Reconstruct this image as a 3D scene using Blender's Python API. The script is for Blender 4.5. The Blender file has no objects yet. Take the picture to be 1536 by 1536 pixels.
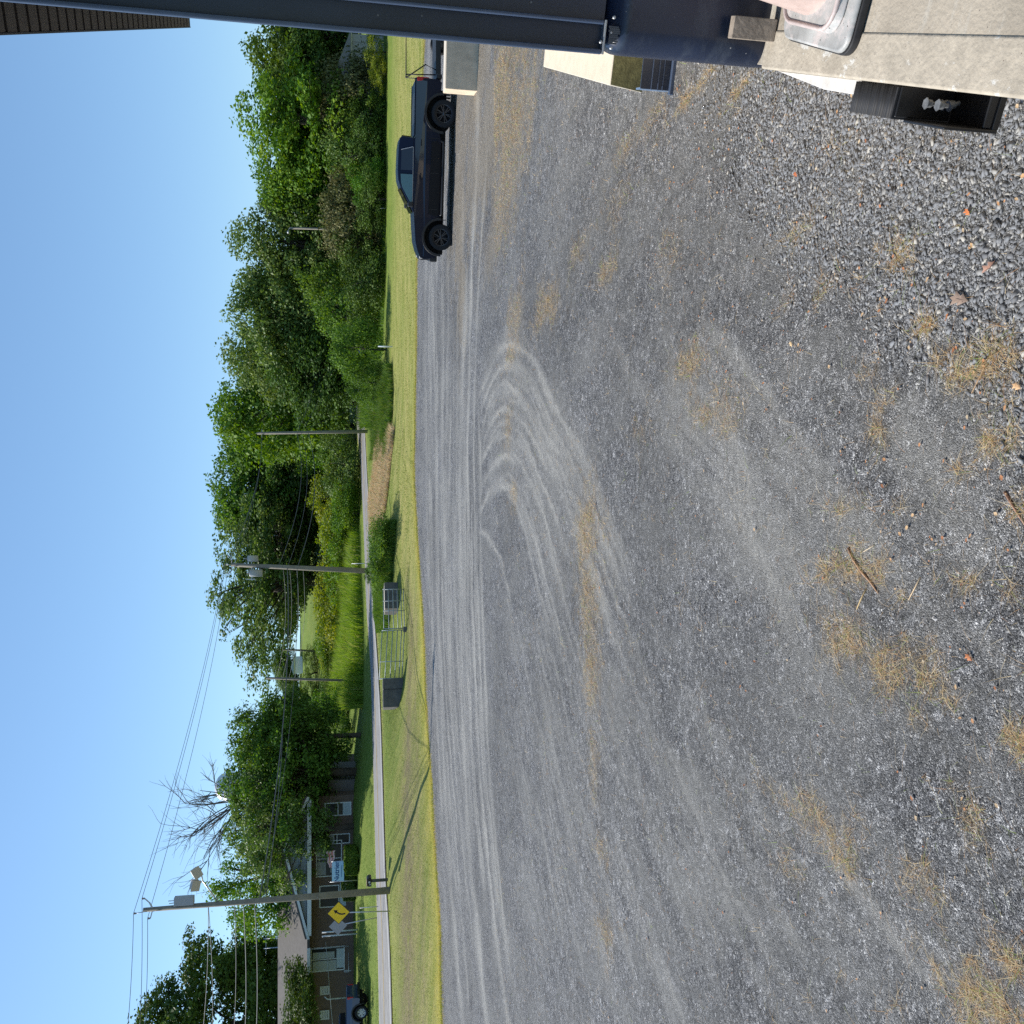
import bpy, math, random
import numpy as np
from mathutils import Vector, Matrix

# ------------------------------------------------------------------ camera
H = 3.3                      # eye height above the gravel (photographer stands on the dock)
F = 1370.0                   # focal length in pixels of the 1536 px photograph
PITCH = math.atan(238.0 / F)
CS, SN = math.cos(PITCH), math.sin(PITCH)
scene = bpy.context.scene
cam_data = bpy.data.cameras.new('camera')
cam = bpy.data.objects.new('camera', cam_data)
scene.collection.objects.link(cam)
cam_data.sensor_width = 36.0
cam_data.lens = 36.0 * F / 1536.0
cam_data.clip_start = 0.05
cam_data.clip_end = 6000
# the phone was held sideways: image x runs down, image up runs to the right
R = Matrix(((0, 1, 0), (-SN, 0, -CS), (-CS, 0, SN)))
cam.matrix_world = Matrix.Translation((0, 0, H)) @ R.to_4x4()
scene.camera = cam

# ------------------------------------------------------------------ light
SUN_AZ = math.radians(-66)      # measured from +Y (view direction) towards +X
SUN_EL = math.radians(43)
world = bpy.data.worlds.new('World')
scene.world = world
world.use_nodes = True
wn, wl = world.node_tree.nodes, world.node_tree.links
bg = wn['Background']
sky = wn.new('ShaderNodeTexSky')
sky.sky_type = 'NISHITA'
sky.sun_disc = False
sky.sun_elevation = SUN_EL
sky.sun_rotation = SUN_AZ
sky.altitude = 600
sky.air_density = 1.0
sky.dust_density = 0.5
sky.ozone_density = 3.0
gam = wn.new('ShaderNodeGamma'); gam.inputs[1].default_value = .78
tint = wn.new('ShaderNodeMix'); tint.data_type = 'RGBA'; tint.blend_type = 'MULTIPLY'; tint.inputs[0].default_value = 1.0; tint.inputs[7].default_value = (1.0, 1.25, 1.42, 1)
wl.new(sky.outputs[0], gam.inputs[0]); wl.new(gam.outputs[0], tint.inputs[6]); wl.new(tint.outputs[2], bg.inputs[0])
bg.inputs[1].default_value = 0.13
sun_data = bpy.data.lights.new('sun', 'SUN')
sun_data.energy = 4.8
sun_data.angle = math.radians(0.53)
sun_data.color = (1.0, 0.95, 0.87)
sun = bpy.data.objects.new('sun', sun_data)
scene.collection.objects.link(sun)
sdir = Vector((math.sin(SUN_AZ) * math.cos(SUN_EL), math.cos(SUN_AZ) * math.cos(SUN_EL), math.sin(SUN_EL)))
sun.rotation_euler = (-sdir).to_track_quat('-Z', 'Y').to_euler()
scene.view_settings.view_transform = 'Standard'
scene.view_settings.look = 'None'
scene.view_settings.exposure = 0.4
scene.view_settings.gamma = 1.0
scene.view_settings.use_curve_mapping = False
scene.cycles.use_denoising = False
scene.cycles.max_bounces = 6
scene.cycles.transparent_max_bounces = 8
scene.cycles.caustics_reflective = False
scene.cycles.caustics_refractive = False

COL = scene.collection
rs = np.random.RandomState(7)
rnd = random.Random(11)

# ------------------------------------------------------------------ geometry of the place
def ray(ix, iy):
    a = (768.0 - iy) / F
    b = (ix - 768.0) / F
    return a, CS - b * SN, -SN - b * CS

def P(ix, iy, Y):               # point seen at photo pixel (ix, iy), Y metres in front
    a, f, d = ray(ix, iy)
    t = Y / f
    return (a * t, Y, H + d * t)

def G(ix, iy, z=0.0):           # point at height z
    a, f, d = ray(ix, iy)
    t = (z - H) / d
    return (a * t, f * t, z)

# road, as near and far edges (x, y, z)
RN = [P(*p) for p in [(588, 1536, 43), (578, 1300, 46), (572, 1100, 52), (567, 1000, 56.5), (560, 900, 63), (556, 800, 72), (550, 700, 84), (546, 610, 98)]]
RF = [P(*p) for p in [(569, 1536, 51), (564, 1300, 55), (559, 1100, 62), (556, 1000, 68), (549.5, 900, 76), (546, 800, 86), (541, 700, 99), (534, 610, 113)]]
def ext(L, first):
    L = [np.array(p) for p in L]
    d0 = (L[0] - L[1]); d0 /= np.linalg.norm(d0)
    d1 = (L[-1] - L[-2]); d1 /= np.linalg.norm(d1)
    d0[2] = 0; d1[2] = 0.01
    return [L[0] + d0 * 60 + np.array([0, -3, 0]), L[0] + d0 * 25] + L + [L[-1] + d1 * 22 + np.array([5, 0, 0]), L[-1] + d1 * 50 + np.array([22, 0, 0]), L[-1] + d1 * 100 + np.array([60, 0, 0])]
RN, RF = ext(RN, 1), ext(RF, 0)
def resample(L, n):
    L = np.array(L)
    # Catmull-Rom
    out = []
    for i in range(len(L) - 1):
        p0 = L[max(i - 1, 0)]; p1 = L[i]; p2 = L[i + 1]; p3 = L[min(i + 2, len(L) - 1)]
        for k in range(n):
            t = k / n
            out.append(0.5 * ((2 * p1) + (-p0 + p2) * t + (2 * p0 - 5 * p1 + 4 * p2 - p3) * t * t + (-p0 + 3 * p1 - 3 * p2 + p3) * t ** 3))
    out.append(L[-1])
    return np.array(out)
RNs, RFs = resample(RN, 8), resample(RF, 8)

# gravel lot edge (far side)
LOT = [G(*p) for p in [(633, -200), (635, 0), (637, 70), (628, 240), (626, 400), (624, 560), (622, 700), (626, 800), (633, 900), (638, 1000), (643, 1100), (650, 1200), (655, 1300), (660, 1400), (664, 1536), (668, 1900)]]
LOTx = np.array([p[0] for p in LOT][::-1]); LOTy = np.array([p[1] for p in LOT][::-1])
def lot_y(x):
    return np.interp(x, LOTx, LOTy) + 0.35 * np.sin(x * 0.9) * np.sin(x * 0.37 + 1)

ctrl = []
for x in np.arange(-60, 61, 8):
    for y in (-40, -10, 5, 15, 25, 33):
        ctrl.append((x, y, 0.0))
for x in np.arange(-40, 61, 5):
    ctrl.append((x, float(lot_y(x)) , 0.0))
for a, b in zip(RNs[::3], RFs[::3]):
    ctrl.append(tuple(a)); ctrl.append(tuple(b))
for p in [(585, 1340, 43), (592, 1450, 41.5), (594, 1200, 44.5), (603, 1010, 50.5), (600, 930, 52), (592, 800, 56), (590, 700, 60),
          (590, 600, 66), (583, 400, 70), (585, 200, 70), (590, 70, 66), (575, 400, 80), (574, 200, 82), (575, 60, 80), (572, 500, 80), (562, 100, 100),
          (530, 1200, 68), (530, 1400, 68), (530, 1536, 68), (531, 1750, 68), (546, 1300, 60), (548, 1480, 60), (540, 1060, 75), (541, 1018, 82), (510, 1080, 100), (497, 1130, 100),
          (452, 1000, 165), (450, 940, 170), (456, 1060, 165), (485, 1000, 120), (480, 1080, 118), (540, 900, 88), (520, 900, 110), (530, 740, 112), (532, 680, 118), (545, 1180, 64)]:
    ctrl.append(P(*p))
for x in (-120, -60, 0):
    ctrl.append((x, 160, 12.0)); ctrl.append((x, 320, 20))
for x in (60, 120):
    ctrl.append((x, 160, 9.0)); ctrl.append((x, 320, 16)); ctrl.append((x, 80, 0.8))
ctrl.append((-120, 60, 2.5)); ctrl.append((-120, 20, 0.5)); ctrl.append((120, 0, 0)); ctrl.append((-120, -40, 0)); ctrl.append((0, -120, 0))
for a in np.linspace(0, 2 * math.pi, 16, endpoint=False):
    ctrl.append((900 * math.cos(a), 900 * math.sin(a), 14 if math.sin(a) > 0.1 else 0))
C = np.array(ctrl)
_k = len(C)
_d = np.sqrt(((C[:, None, :2] - C[None, :, :2]) ** 2).sum(-1) + 0.5)
_A = np.zeros((_k + 1, _k + 1)); _A[:_k, :_k] = -_d - np.eye(_k) * 0.05; _A[:_k, _k] = 1; _A[_k, :_k] = 1
_w = np.linalg.lstsq(_A, np.append(C[:, 2], 0), rcond=None)[0]
def terrain_raw(x, y):
    x = np.atleast_1d(np.asarray(x, float)).ravel(); y = np.atleast_1d(np.asarray(y, float)).ravel()
    out = np.empty(len(x))
    for s in range(0, len(x), 20000):
        d = np.sqrt((x[s:s + 20000, None] - C[None, :, 0]) ** 2 + (y[s:s + 20000, None] - C[None, :, 1]) ** 2 + 0.5)
        out[s:s + 20000] = -d @ _w[:_k] + _w[_k]
    return out
def smooth(e0, e1, x):
    t = np.clip((x - e0) / (e1 - e0), 0, 1)
    return t * t * (3 - 2 * t)
def road_uv(x, y):
    """distance outside the road ribbon (0 inside) and road height there"""
    x = np.asarray(x, float).ravel(); y = np.asarray(y, float).ravel()
    mid = (RNs + RFs) / 2
    best = np.full(len(x), 1e9); zz = np.zeros(len(x))
    for i in range(len(mid) - 1):
        a = mid[i, :2]; b = mid[i + 1, :2]; ab = b - a
        t = np.clip(((x - a[0]) * ab[0] + (y - a[1]) * ab[1]) / (ab @ ab), 0, 1)
        d = np.hypot(x - a[0] - t * ab[0], y - a[1] - t * ab[1])
        n0 = RNs[i] + (RNs[i + 1] - RNs[i]) * t[:, None]
        n1 = RFs[i] + (RFs[i + 1] - RFs[i]) * t[:, None]
        w = n1 - n0; L2 = (w[:, :2] ** 2).sum(1)
        s = ((x - n0[:, 0]) * w[:, 0] + (y - n0[:, 1]) * w[:, 1]) / L2
        sc = np.clip(s, 0, 1)
        hz = n0[:, 2] + w[:, 2] * sc
        out = np.hypot(x - n0[:, 0] - w[:, 0] * sc, y - n0[:, 1] - w[:, 1] * sc)
        m = out < best
        best[m] = out[m]; zz[m] = hz[m]
    return best, zz
def ground_z(x, y):
    """height of the natural ground (grass side)"""
    x = np.atleast_1d(np.asarray(x, float)).ravel(); y = np.atleast_1d(np.asarray(y, float)).ravel()
    z = terrain_raw(x, y)
    inlot = (y < lot_y(x)) & (np.abs(x) < 70) & (y > -60)
    # flatten the lot
    blend = smooth(0.0, 2.5, y - lot_y(x))
    z = np.where(np.abs(x) < 75, z * blend, z)
    d, rz = road_uv(x, y)
    k = smooth(0.2, 4.0, d)
    z = rz * (1 - k) + z * k - 0.03 * (d < 0.6)
    return z
def gz(x, y):
    return float(ground_z([x], [y])[0])
def at(ix, iy, Y):              # x,y of photo column iy at distance Y, height from the ground
    x, y, z = P(ix, iy, Y)
    return x, y, gz(x, y)

# ------------------------------------------------------------------ materials
MATS = {}
def mat(name, color=(.5, .5, .5), rough=.6, metal=0.0, noise=0.0, nscale=8.0, bump=0.0, bscale=40.0, spec=.5, coat=0.0, speck=None, scuff=None):
    if name in MATS: return MATS[name]
    m = bpy.data.materials.new(name); m.use_nodes = True
    n, l = m.node_tree.nodes, m.node_tree.links
    b = n['Principled BSDF']
    b.inputs['Base Color'].default_value = (*color, 1)
    b.inputs['Roughness'].default_value = rough
    b.inputs['Metallic'].default_value = metal
    b.inputs['Specular IOR Level'].default_value = spec
    b.inputs['Coat Weight'].default_value = coat
    tc = n.new('ShaderNodeTexCoord')
    if noise > 0:
        t = n.new('ShaderNodeTexNoise'); t.inputs['Scale'].default_value = nscale; t.inputs['Detail'].default_value = 6; t.inputs['Roughness'].default_value = .65
        l.new(tc.outputs['Object'], t.inputs['Vector'])
        r = n.new('ShaderNodeValToRGB')
        r.color_ramp.elements[0].position = .3; r.color_ramp.elements[1].position = .7
        r.color_ramp.elements[0].color = (*[c * (1 - noise) for c in color], 1)
        r.color_ramp.elements[1].color = (*[min(1, c * (1 + noise)) for c in color], 1)
        l.new(t.outputs['Fac'], r.inputs[0]); l.new(r.outputs[0], b.inputs['Base Color'])
    if bump > 0:
        t2 = n.new('ShaderNodeTexNoise'); t2.inputs['Scale'].default_value = bscale; t2.inputs['Detail'].default_value = 5
        l.new(tc.outputs['Object'], t2.inputs['Vector'])
        bp = n.new('ShaderNodeBump'); bp.inputs['Strength'].default_value = bump; bp.inputs['Distance'].default_value = .01
        l.new(t2.outputs['Fac'], bp.inputs['Height']); l.new(bp.outputs[0], b.inputs['Normal'])
    def layer(fac, colr):
        mx = n.new('ShaderNodeMix'); mx.data_type = 'RGBA'; mx.inputs[7].default_value = (*colr, 1); mx.inputs[6].default_value = b.inputs['Base Color'].default_value
        lk = b.inputs['Base Color'].links
        if lk: l.new(lk[0].from_socket, mx.inputs[6])
        l.new(fac, mx.inputs[0]); l.new(mx.outputs[2], b.inputs['Base Color'])
    def cut(src, a, c, inv=False):
        mr = n.new('ShaderNodeMapRange'); mr.inputs[1].default_value = a; mr.inputs[2].default_value = c
        if inv: mr.inputs[3].default_value = 1; mr.inputs[4].default_value = 0
        l.new(src, mr.inputs[0]); return mr.outputs[0]
    if scuff:      # (scale, colour, low, high, stretch): worn or stained streaks
        mp = n.new('ShaderNodeMapping'); mp.inputs['Scale'].default_value = scuff[4]; l.new(tc.outputs['Object'], mp.inputs[0])
        t3 = n.new('ShaderNodeTexNoise'); t3.inputs['Scale'].default_value = scuff[0]; t3.inputs['Detail'].default_value = 8; t3.inputs['Roughness'].default_value = .72; l.new(mp.outputs[0], t3.inputs['Vector'])
        layer(cut(t3.outputs['Fac'], scuff[2], scuff[3]), scuff[1])
    if speck:      # (scale, colour, size): small specks of dirt or chipped spots
        v = n.new('ShaderNodeTexVoronoi'); v.inputs['Scale'].default_value = speck[0]; l.new(tc.outputs['Object'], v.inputs['Vector'])
        layer(cut(v.outputs['Distance'], speck[2] * .6, speck[2], True), speck[1])
    MATS[name] = m
    return m

def ramp_mat(name, stops, rough=.7, trans=0.0, spec=.3, obj_var=0.0, attr='rnd', noise_scale=None):
    """colour by a per-leaf / per-blade attribute, with an optional translucent part"""
    if name in MATS: return MATS[name]
    m = bpy.data.materials.new(name); m.use_nodes = True
    n, l = m.node_tree.nodes, m.node_tree.links
    b = n['Principled BSDF']; out = n['Material Output']
    a = n.new('ShaderNodeAttribute'); a.attribute_name = attr
    r = n.new('ShaderNodeValToRGB')
    while len(r.color_ramp.elements) < len(stops): r.color_ramp.elements.new(.5)
    for e, (p, c) in zip(r.color_ramp.elements, stops):
        e.position = p; e.color = (*c, 1)
    l.new(a.outputs['Fac'], r.inputs[0])
    src = r.outputs[0]
    if obj_var > 0:
        oi = n.new('ShaderNodeObjectInfo'); hs = n.new('ShaderNodeHueSaturation')
        mr = n.new('ShaderNodeMapRange'); mr.inputs[3].default_value = 1 - obj_var; mr.inputs[4].default_value = 1 + obj_var
        l.new(oi.outputs['Random'], mr.inputs[0]); l.new(mr.outputs[0], hs.inputs['Value']); l.new(src, hs.inputs['Color'])
        mr2 = n.new('ShaderNodeMapRange'); mr2.inputs[3].default_value = .485; mr2.inputs[4].default_value = .51
        ml = n.new('ShaderNodeMath'); ml.operation = 'MULTIPLY'; ml.inputs[1].default_value = 7.31
        fr = n.new('ShaderNodeMath'); fr.operation = 'FRACT'
        l.new(oi.outputs['Random'], ml.inputs[0]); l.new(ml.outputs[0], fr.inputs[0]); l.new(fr.outputs[0], mr2.inputs[0]); l.new(mr2.outputs[0], hs.inputs['Hue'])
        src = hs.outputs[0]
    l.new(src, b.inputs['Base Color'])
    b.inputs['Roughness'].default_value = rough; b.inputs['Specular IOR Level'].default_value = spec
    if trans > 0:
        tr = n.new('ShaderNodeBsdfTranslucent'); mx = n.new('ShaderNodeMixShader'); mx.inputs[0].default_value = trans
        h2 = n.new('ShaderNodeHueSaturation'); h2.inputs['Value'].default_value = 1.3; h2.inputs['Saturation'].default_value = 1.15; h2.inputs['Hue'].default_value = .485
        l.new(src, h2.inputs['Color']); l.new(h2.outputs[0], tr.inputs[0])
        l.new(b.outputs[0], mx.inputs[1]); l.new(tr.outputs[0], mx.inputs[2]); l.new(mx.outputs[0], out.inputs[0])
    MATS[name] = m
    return m

# ------------------------------------------------------------------ object helpers
def tag(o, label=None, cat=None, group=None, kind=None):
    if label: o['label'] = label
    if cat: o['category'] = cat
    if group: o['group'] = group
    if kind: o['kind'] = kind
    return o
def thing(name, label, cat, loc=(0, 0, 0), rotz=0.0, group=None):
    o = bpy.data.objects.new(name, None); COL.objects.link(o)
    o.empty_display_size = .2
    o.location = loc; o.rotation_euler = (0, 0, rotz)
    return tag(o, label, cat, group)
def copy_tree(o, parent=None):
    c = o.copy(); COL.objects.link(c)
    if parent: c.parent = parent
    for ch in [k for k in o.children]:
        copy_tree(ch, c)
    return c
def np_mesh(name, V, Fc, mt, parent=None, rndattr=None, smooth_=False, nper=None):
    """V (n,3); Fc (m,k) all faces with k corners"""
    me = bpy.data.meshes.new(name)
    V = np.ascontiguousarray(V, np.float32); Fc = np.ascontiguousarray(Fc, np.int32)
    m, k = Fc.shape
    me.vertices.add(len(V)); me.vertices.foreach_set('co', V.ravel())
    me.loops.add(m * k); me.loops.foreach_set('vertex_index', Fc.ravel())
    me.polygons.add(m)
    me.polygons.foreach_set('loop_start', np.arange(0, m * k, k, dtype=np.int32))
    me.polygons.foreach_set('loop_total', np.full(m, k, np.int32))
    if smooth_: me.polygons.foreach_set('use_smooth', np.ones(m, bool))
    if rndattr:
        for an, av in rndattr.items():
            av = np.asarray(av, np.float32)
            dom = 'POINT' if len(av) == len(V) else 'FACE'
            at_ = me.attributes.new(an, 'FLOAT', dom); at_.data.foreach_set('value', av)
    me.update(); me.validate()
    if mt is not None: me.materials.append(mt)
    o = bpy.data.objects.new(name, me); COL.objects.link(o)
    if parent: o.parent = parent
    return o

class MB:
    def __init__(s): s.v = []; s.f = []; s.sm = []
    def add(s, verts, faces, sm=False):
        o = len(s.v); s.v += [tuple(map(float, p)) for p in verts]; s.f += [tuple(i + o for i in f) for f in faces]; s.sm += [sm] * len(faces); return s
    def box(s, x0, x1, y0, y1, z0, z1, M=None):
        v = [(x, y, z) for z in (z0, z1) for y in (y0, y1) for x in (x0, x1)]
        if M is not None: v = [M @ Vector(p) for p in v]
        return s.add(v, [(0, 2, 3, 1), (4, 5, 7, 6), (0, 1, 5, 4), (1, 3, 7, 5), (3, 2, 6, 7), (2, 0, 4, 6)])
    def bar(s, a, b, w, h=None):
        h = h or w; a = Vector(a); b = Vector(b); d = (b - a); L = d.length
        M = Matrix.Translation(a) @ d.to_track_quat('Z', 'Y').to_matrix().to_4x4()
        return s.box(-w / 2, w / 2, -h / 2, h / 2, 0, L, M)
    def tube(s, pts, rads, n=10, cap=True, sm=True):
        pts = [Vector(p) for p in pts]
        if not hasattr(rads, '__len__'): rads = [rads] * len(pts)
        vs = []; ref = None
        for i, p in enumerate(pts):
            d = (pts[min(i + 1, len(pts) - 1)] - pts[max(i - 1, 0)]).normalized()
            if ref is None: ref = Vector((0, 0, 1)) if abs(d.z) < .9 else Vector((1, 0, 0))
            u = d.cross(ref).normalized(); w = d.cross(u); ref = -w if False else ref
            for k in range(n):
                a = 2 * math.pi * k / n
                vs.append(p + (u * math.cos(a) + w * math.sin(a)) * rads[i])
        fs = [(i * n + k, i * n + (k + 1) % n, (i + 1) * n + (k + 1) % n, (i + 1) * n + k) for i in range(len(pts) - 1) for k in range(n)]
        s.add(vs, fs, sm)
        if cap:
            o = len(s.v) - len(vs)
            s.f.append(tuple(o + k for k in range(n))[::-1]); s.sm.append(False)
            s.f.append(tuple(o + (len(pts) - 1) * n + k for k in range(n))); s.sm.append(False)
        return s
    def lathe(s, prof, n=24, M=None, sm=True):
        vs = []
        for r, z in prof:
            for k in range(n):
                a = 2 * math.pi * k / n; vs.append(Vector((r * math.cos(a), r * math.sin(a), z)))
        if M is not None: vs = [M @ p for p in vs]
        fs = [(i * n + k, i * n + (k + 1) % n, (i + 1) * n + (k + 1) % n, (i + 1) * n + k) for i in range(len(prof) - 1) for k in range(n)]
        return s.add(vs, fs, sm)
    def prism(s, poly, y0, y1, M=None, sm=False):
        """poly in (x, z), extruded along y"""
        n = len(poly)
        v = [Vector((x, y0, z)) for x, z in poly] + [Vector((x, y1, z)) for x, z in poly]
        if M is not None: v = [M @ p for p in v]
        f = [tuple(range(n)), tuple(range(2 * n - 1, n - 1, -1))] + [(i, n + i, n + (i + 1) % n, (i + 1) % n) for i in range(n)]
        return s.add(v, f, sm)
    def build(s, name, mt, parent=None, bevel=0, seg=2, loc=None, fix=True):
        me = bpy.data.meshes.new(name); me.from_pydata(s.v, [], s.f); me.validate(); me.update()
        for p, q in zip(me.polygons, s.sm): p.use_smooth = q
        if fix:
            import bmesh
            bm = bmesh.new(); bm.from_mesh(me); bmesh.ops.recalc_face_normals(bm, faces=bm.faces); bm.to_mesh(me); bm.free()
        me.materials.append(mt)
        o = bpy.data.objects.new(name, me); COL.objects.link(o)
        if parent: o.parent = parent
        if loc: o.location = loc
        if bevel:
            b = o.modifiers.new('bevel', 'BEVEL'); b.width = bevel; b.segments = seg; b.limit_method = 'ANGLE'; b.angle_limit = math.radians(35)
            for p in me.polygons: p.use_smooth = True
            w = o.modifiers.new('wn', 'WEIGHTED_NORMAL'); w.keep_sharp = False
        return o
def smooth_fix(o): return o

# ------------------------------------------------------------------ ground materials
def build_grass_mat():
    m = bpy.data.materials.new('grass_ground'); m.use_nodes = True
    n, l = m.node_tree.nodes, m.node_tree.links
    b = n['Principled BSDF']; b.inputs['Roughness'].default_value = .9; b.inputs['Specular IOR Level'].default_value = .15
    tc = n.new('ShaderNodeTexCoord')
    def noise(sc, det=5, stretch=None, w=.6):
        t = n.new('ShaderNodeTexNoise'); t.inputs['Scale'].default_value = sc; t.inputs['Detail'].default_value = det; t.inputs['Roughness'].default_value = w
        if stretch:
            mp = n.new('ShaderNodeMapping'); mp.inputs['Scale'].default_value = stretch; mp.inputs['Rotation'].default_value = (0, 0, .12)
            l.new(tc.outputs['Object'], mp.inputs[0]); l.new(mp.outputs[0], t.inputs['Vector'])
        else: l.new(tc.outputs['Object'], t.inputs['Vector'])
        return t.outputs['Fac']
    def ramp(fac, stops):
        r = n.new('ShaderNodeValToRGB')
        while len(r.color_ramp.elements) < len(stops): r.color_ramp.elements.new(.5)
        for e, (p, c) in zip(r.color_ramp.elements, stops): e.position = p; e.color = (*c, 1)
        l.new(fac, r.inputs[0]); return r.outputs[0]
    def mix(f, a, c):
        x = n.new('ShaderNodeMix'); x.data_type = 'RGBA'
        if hasattr(f, 'links'): l.new(f, x.inputs[0])
        else: x.inputs[0].default_value = f
        l.new(a, x.inputs[6]); l.new(c, x.inputs[7]); return x.outputs[2]
    def attr(nm):
        a = n.new('ShaderNodeAttribute'); a.attribute_name = nm; return a.outputs['Fac']
    def math_(op, a, c):
        x = n.new('ShaderNodeMath'); x.operation = op
        for i, v in enumerate((a, c)):
            if hasattr(v, 'links'): l.new(v, x.inputs[i])
            else: x.inputs[i].default_value = v
        x.use_clamp = True
        return x.outputs[0]
    base = ramp(noise(.35, 6), [(.3, (.1, .17, .022)), (.5, (.17, .24, .03)), (.72, (.26, .28, .055))])
    fine = ramp(noise(3.2, 9, (.6, 1.2, 1), .82), [(.36, (.05, .09, .015)), (.5, (.13, .19, .03)), (.66, (.3, .31, .09))])
    g = mix(.62, base, fine)
    dryc = ramp(noise(5, 8, (.35, 1.6, 1), .75), [(.3, (.17, .19, .04)), (.46, (.3, .3, .085)), (.6, (.42, .36, .14)), (.75, (.3, .21, .09))])
    stripes = noise(1.1, 3, (.08, 1.0, 1))
    dm = math_('MULTIPLY', attr('dry'), math_('ADD', ramp(stripes, [(.35, (0.25,) * 3), (.62, (1.0,) * 3)]), .15))
    g = mix(dm, g, dryc)
    orange = ramp(noise(12, 6, None, .8), [(.35, (.26, .23, .03)), (.55, (.5, .42, .06)), (.75, (.52, .38, .17))])
    g = mix(math_('MULTIPLY', attr('edge'), ramp(noise(3.5, 6, None, .8), [(.35, (0.3,) * 3), (.6, (1,) * 3)])), g, orange)
    brown = ramp(noise(14, 6, None, .8), [(.35, (.1, .075, .045)), (.7, (.34, .27, .17))])
    g = mix(math_('MULTIPLY', attr('bare'), ramp(noise(2.5, 7, (.5, 1.5, 1), .8), [(.36, (0,) * 3), (.52, (1,) * 3)])), g, brown)
    l.new(g, b.inputs['Base Color'])
    bp = n.new('ShaderNodeBump'); bp.inputs['Strength'].default_value = .9; bp.inputs['Distance'].default_value = .08
    l.new(noise(7, 8, None, .8), bp.inputs['Height']); l.new(bp.outputs[0], b.inputs['Normal'])
    return m

def build_gravel_mat(road=False):
    m = bpy.data.materials.new('gravel_surface'); m.use_nodes = True
    n, l = m.node_tree.nodes, m.node_tree.links
    b = n['Principled BSDF']; b.inputs['Roughness'].default_value = .8; b.inputs['Specular IOR Level'].default_value = .3
    tc = n.new('ShaderNodeTexCoord')
    def mapped(stretch, rot=0.0):
        mp = n.new('ShaderNodeMapping'); mp.inputs['Scale'].default_value = stretch; mp.inputs['Rotation'].default_value = (0, 0, rot)
        l.new(tc.outputs['Object'], mp.inputs[0]); return mp.outputs[0]
    def noise(sc, det=5, vec=None, w=.6):
        t = n.new('ShaderNodeTexNoise'); t.inputs['Scale'].default_value = sc; t.inputs['Detail'].default_value = det; t.inputs['Roughness'].default_value = w
        l.new(vec or tc.outputs['Object'], t.inputs['Vector']); return t.outputs['Fac']
    def vor(sc, vec=None):
        t = n.new('ShaderNodeTexVoronoi'); t.inputs['Scale'].default_value = sc; t.voronoi_dimensions = '2D'
        l.new(vec or warp, t.inputs['Vector']); return t
    def ramp(fac, stops, interp='LINEAR'):
        r = n.new('ShaderNodeValToRGB'); r.color_ramp.interpolation = interp
        while len(r.color_ramp.elements) < len(stops): r.color_ramp.elements.new(.5)
        for e, (p, c) in zip(r.color_ramp.elements, stops): e.position = p; e.color = (*(c if hasattr(c, '__len__') else (c,) * 3), 1)
        l.new(fac, r.inputs[0]); return r.outputs[0]
    def math_(op, a, c, cl=True):
        x = n.new('ShaderNodeMath'); x.operation = op; x.use_clamp = cl
        for i, v in enumerate((a, c)):
            if hasattr(v, 'links'): l.new(v, x.inputs[i])
            else: x.inputs[i].default_value = v
        return x.outputs[0]
    def mix(f, a, c, bt='MIX'):
        x = n.new('ShaderNodeMix'); x.data_type = 'RGBA'; x.blend_type = bt
        if hasattr(f, 'links'): l.new(f, x.inputs[0])
        else: x.inputs[0].default_value = f
        l.new(a, x.inputs[6]); l.new(c, x.inputs[7]); return x.outputs[2]
    def attr(nm):
        a = n.new('ShaderNodeAttribute'); a.attribute_name = nm; return a.outputs['Fac']
    wv = n.new('ShaderNodeTexNoise'); wv.inputs['Scale'].default_value = 30; wv.inputs['Detail'].default_value = 3
    l.new(tc.outputs['Object'], wv.inputs['Vector'])
    vm = n.new('ShaderNodeVectorMath'); vm.operation = 'MULTIPLY_ADD'; vm.inputs[1].default_value = (.012, .012, 0)
    l.new(wv.outputs['Color'], vm.inputs[0]); l.new(tc.outputs['Object'], vm.inputs[2]); warp = vm.outputs[0]
    vA, vB, vC = vor(150), vor(85), vor(26)
    sepA = n.new('ShaderNodeSeparateColor'); l.new(vA.outputs['Color'], sepA.inputs[0])
    sepB = n.new('ShaderNodeSeparateColor'); l.new(vB.outputs['Color'], sepB.inputs[0])
    sepC = n.new('ShaderNodeSeparateColor'); l.new(vC.outputs['Color'], sepC.inputs[0])
    stops = [(0, (.022, .022, .024)), (.25, (.08, .081, .085)), (.6, (.178, .179, .185)), (.88, (.33, .33, .332)), (1, (.66, .655, .64))]
    cA = ramp(sepA.outputs[0], stops)
    cB = ramp(sepB.outputs[0], stops)
    cC = ramp(sepC.outputs[0], [(0, .6), (.8, 1.15), (1, 1.7)])
    vD = vor(8.5); sepD = n.new('ShaderNodeSeparateColor'); l.new(vD.outputs['Color'], sepD.inputs[0])
    cD = ramp(sepD.outputs[1], [(0, .8), (.8, 1.06), (1, 1.3)])
    cn = ramp(noise(13, 9, None, .9), [(.38, .72), (.62, 1.3)])
    selB = ramp(noise(22, 4), [(.45, 0), (.55, 1)])
    g = mix(selB, cA, cB)
    g = mix(1.0, g, cC, 'MULTIPLY')
    g = mix(1.0, g, cD, 'MULTIPLY')
    g = mix(1.0, g, cn, 'MULTIPLY')
    # cell gaps are dark
    gapA = ramp(vA.outputs['Distance'], [(.35, 1), (.62, .45)])
    g = mix(.8, g, gapA, 'MULTIPLY')
    # broad tone differences (fines washed between stones)
    fines = ramp(noise(.9, 8, mapped((1.3, .45, 1), .35), .68), [(.42, 0), (.62, 1)])
    finesc = ramp(noise(160, 2, None, .8), [(.3, (.15, .15, .143)), (.7, (.3, .295, .275))])
    g = mix(math_('MULTIPLY', fines, .5), g, finesc)
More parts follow.
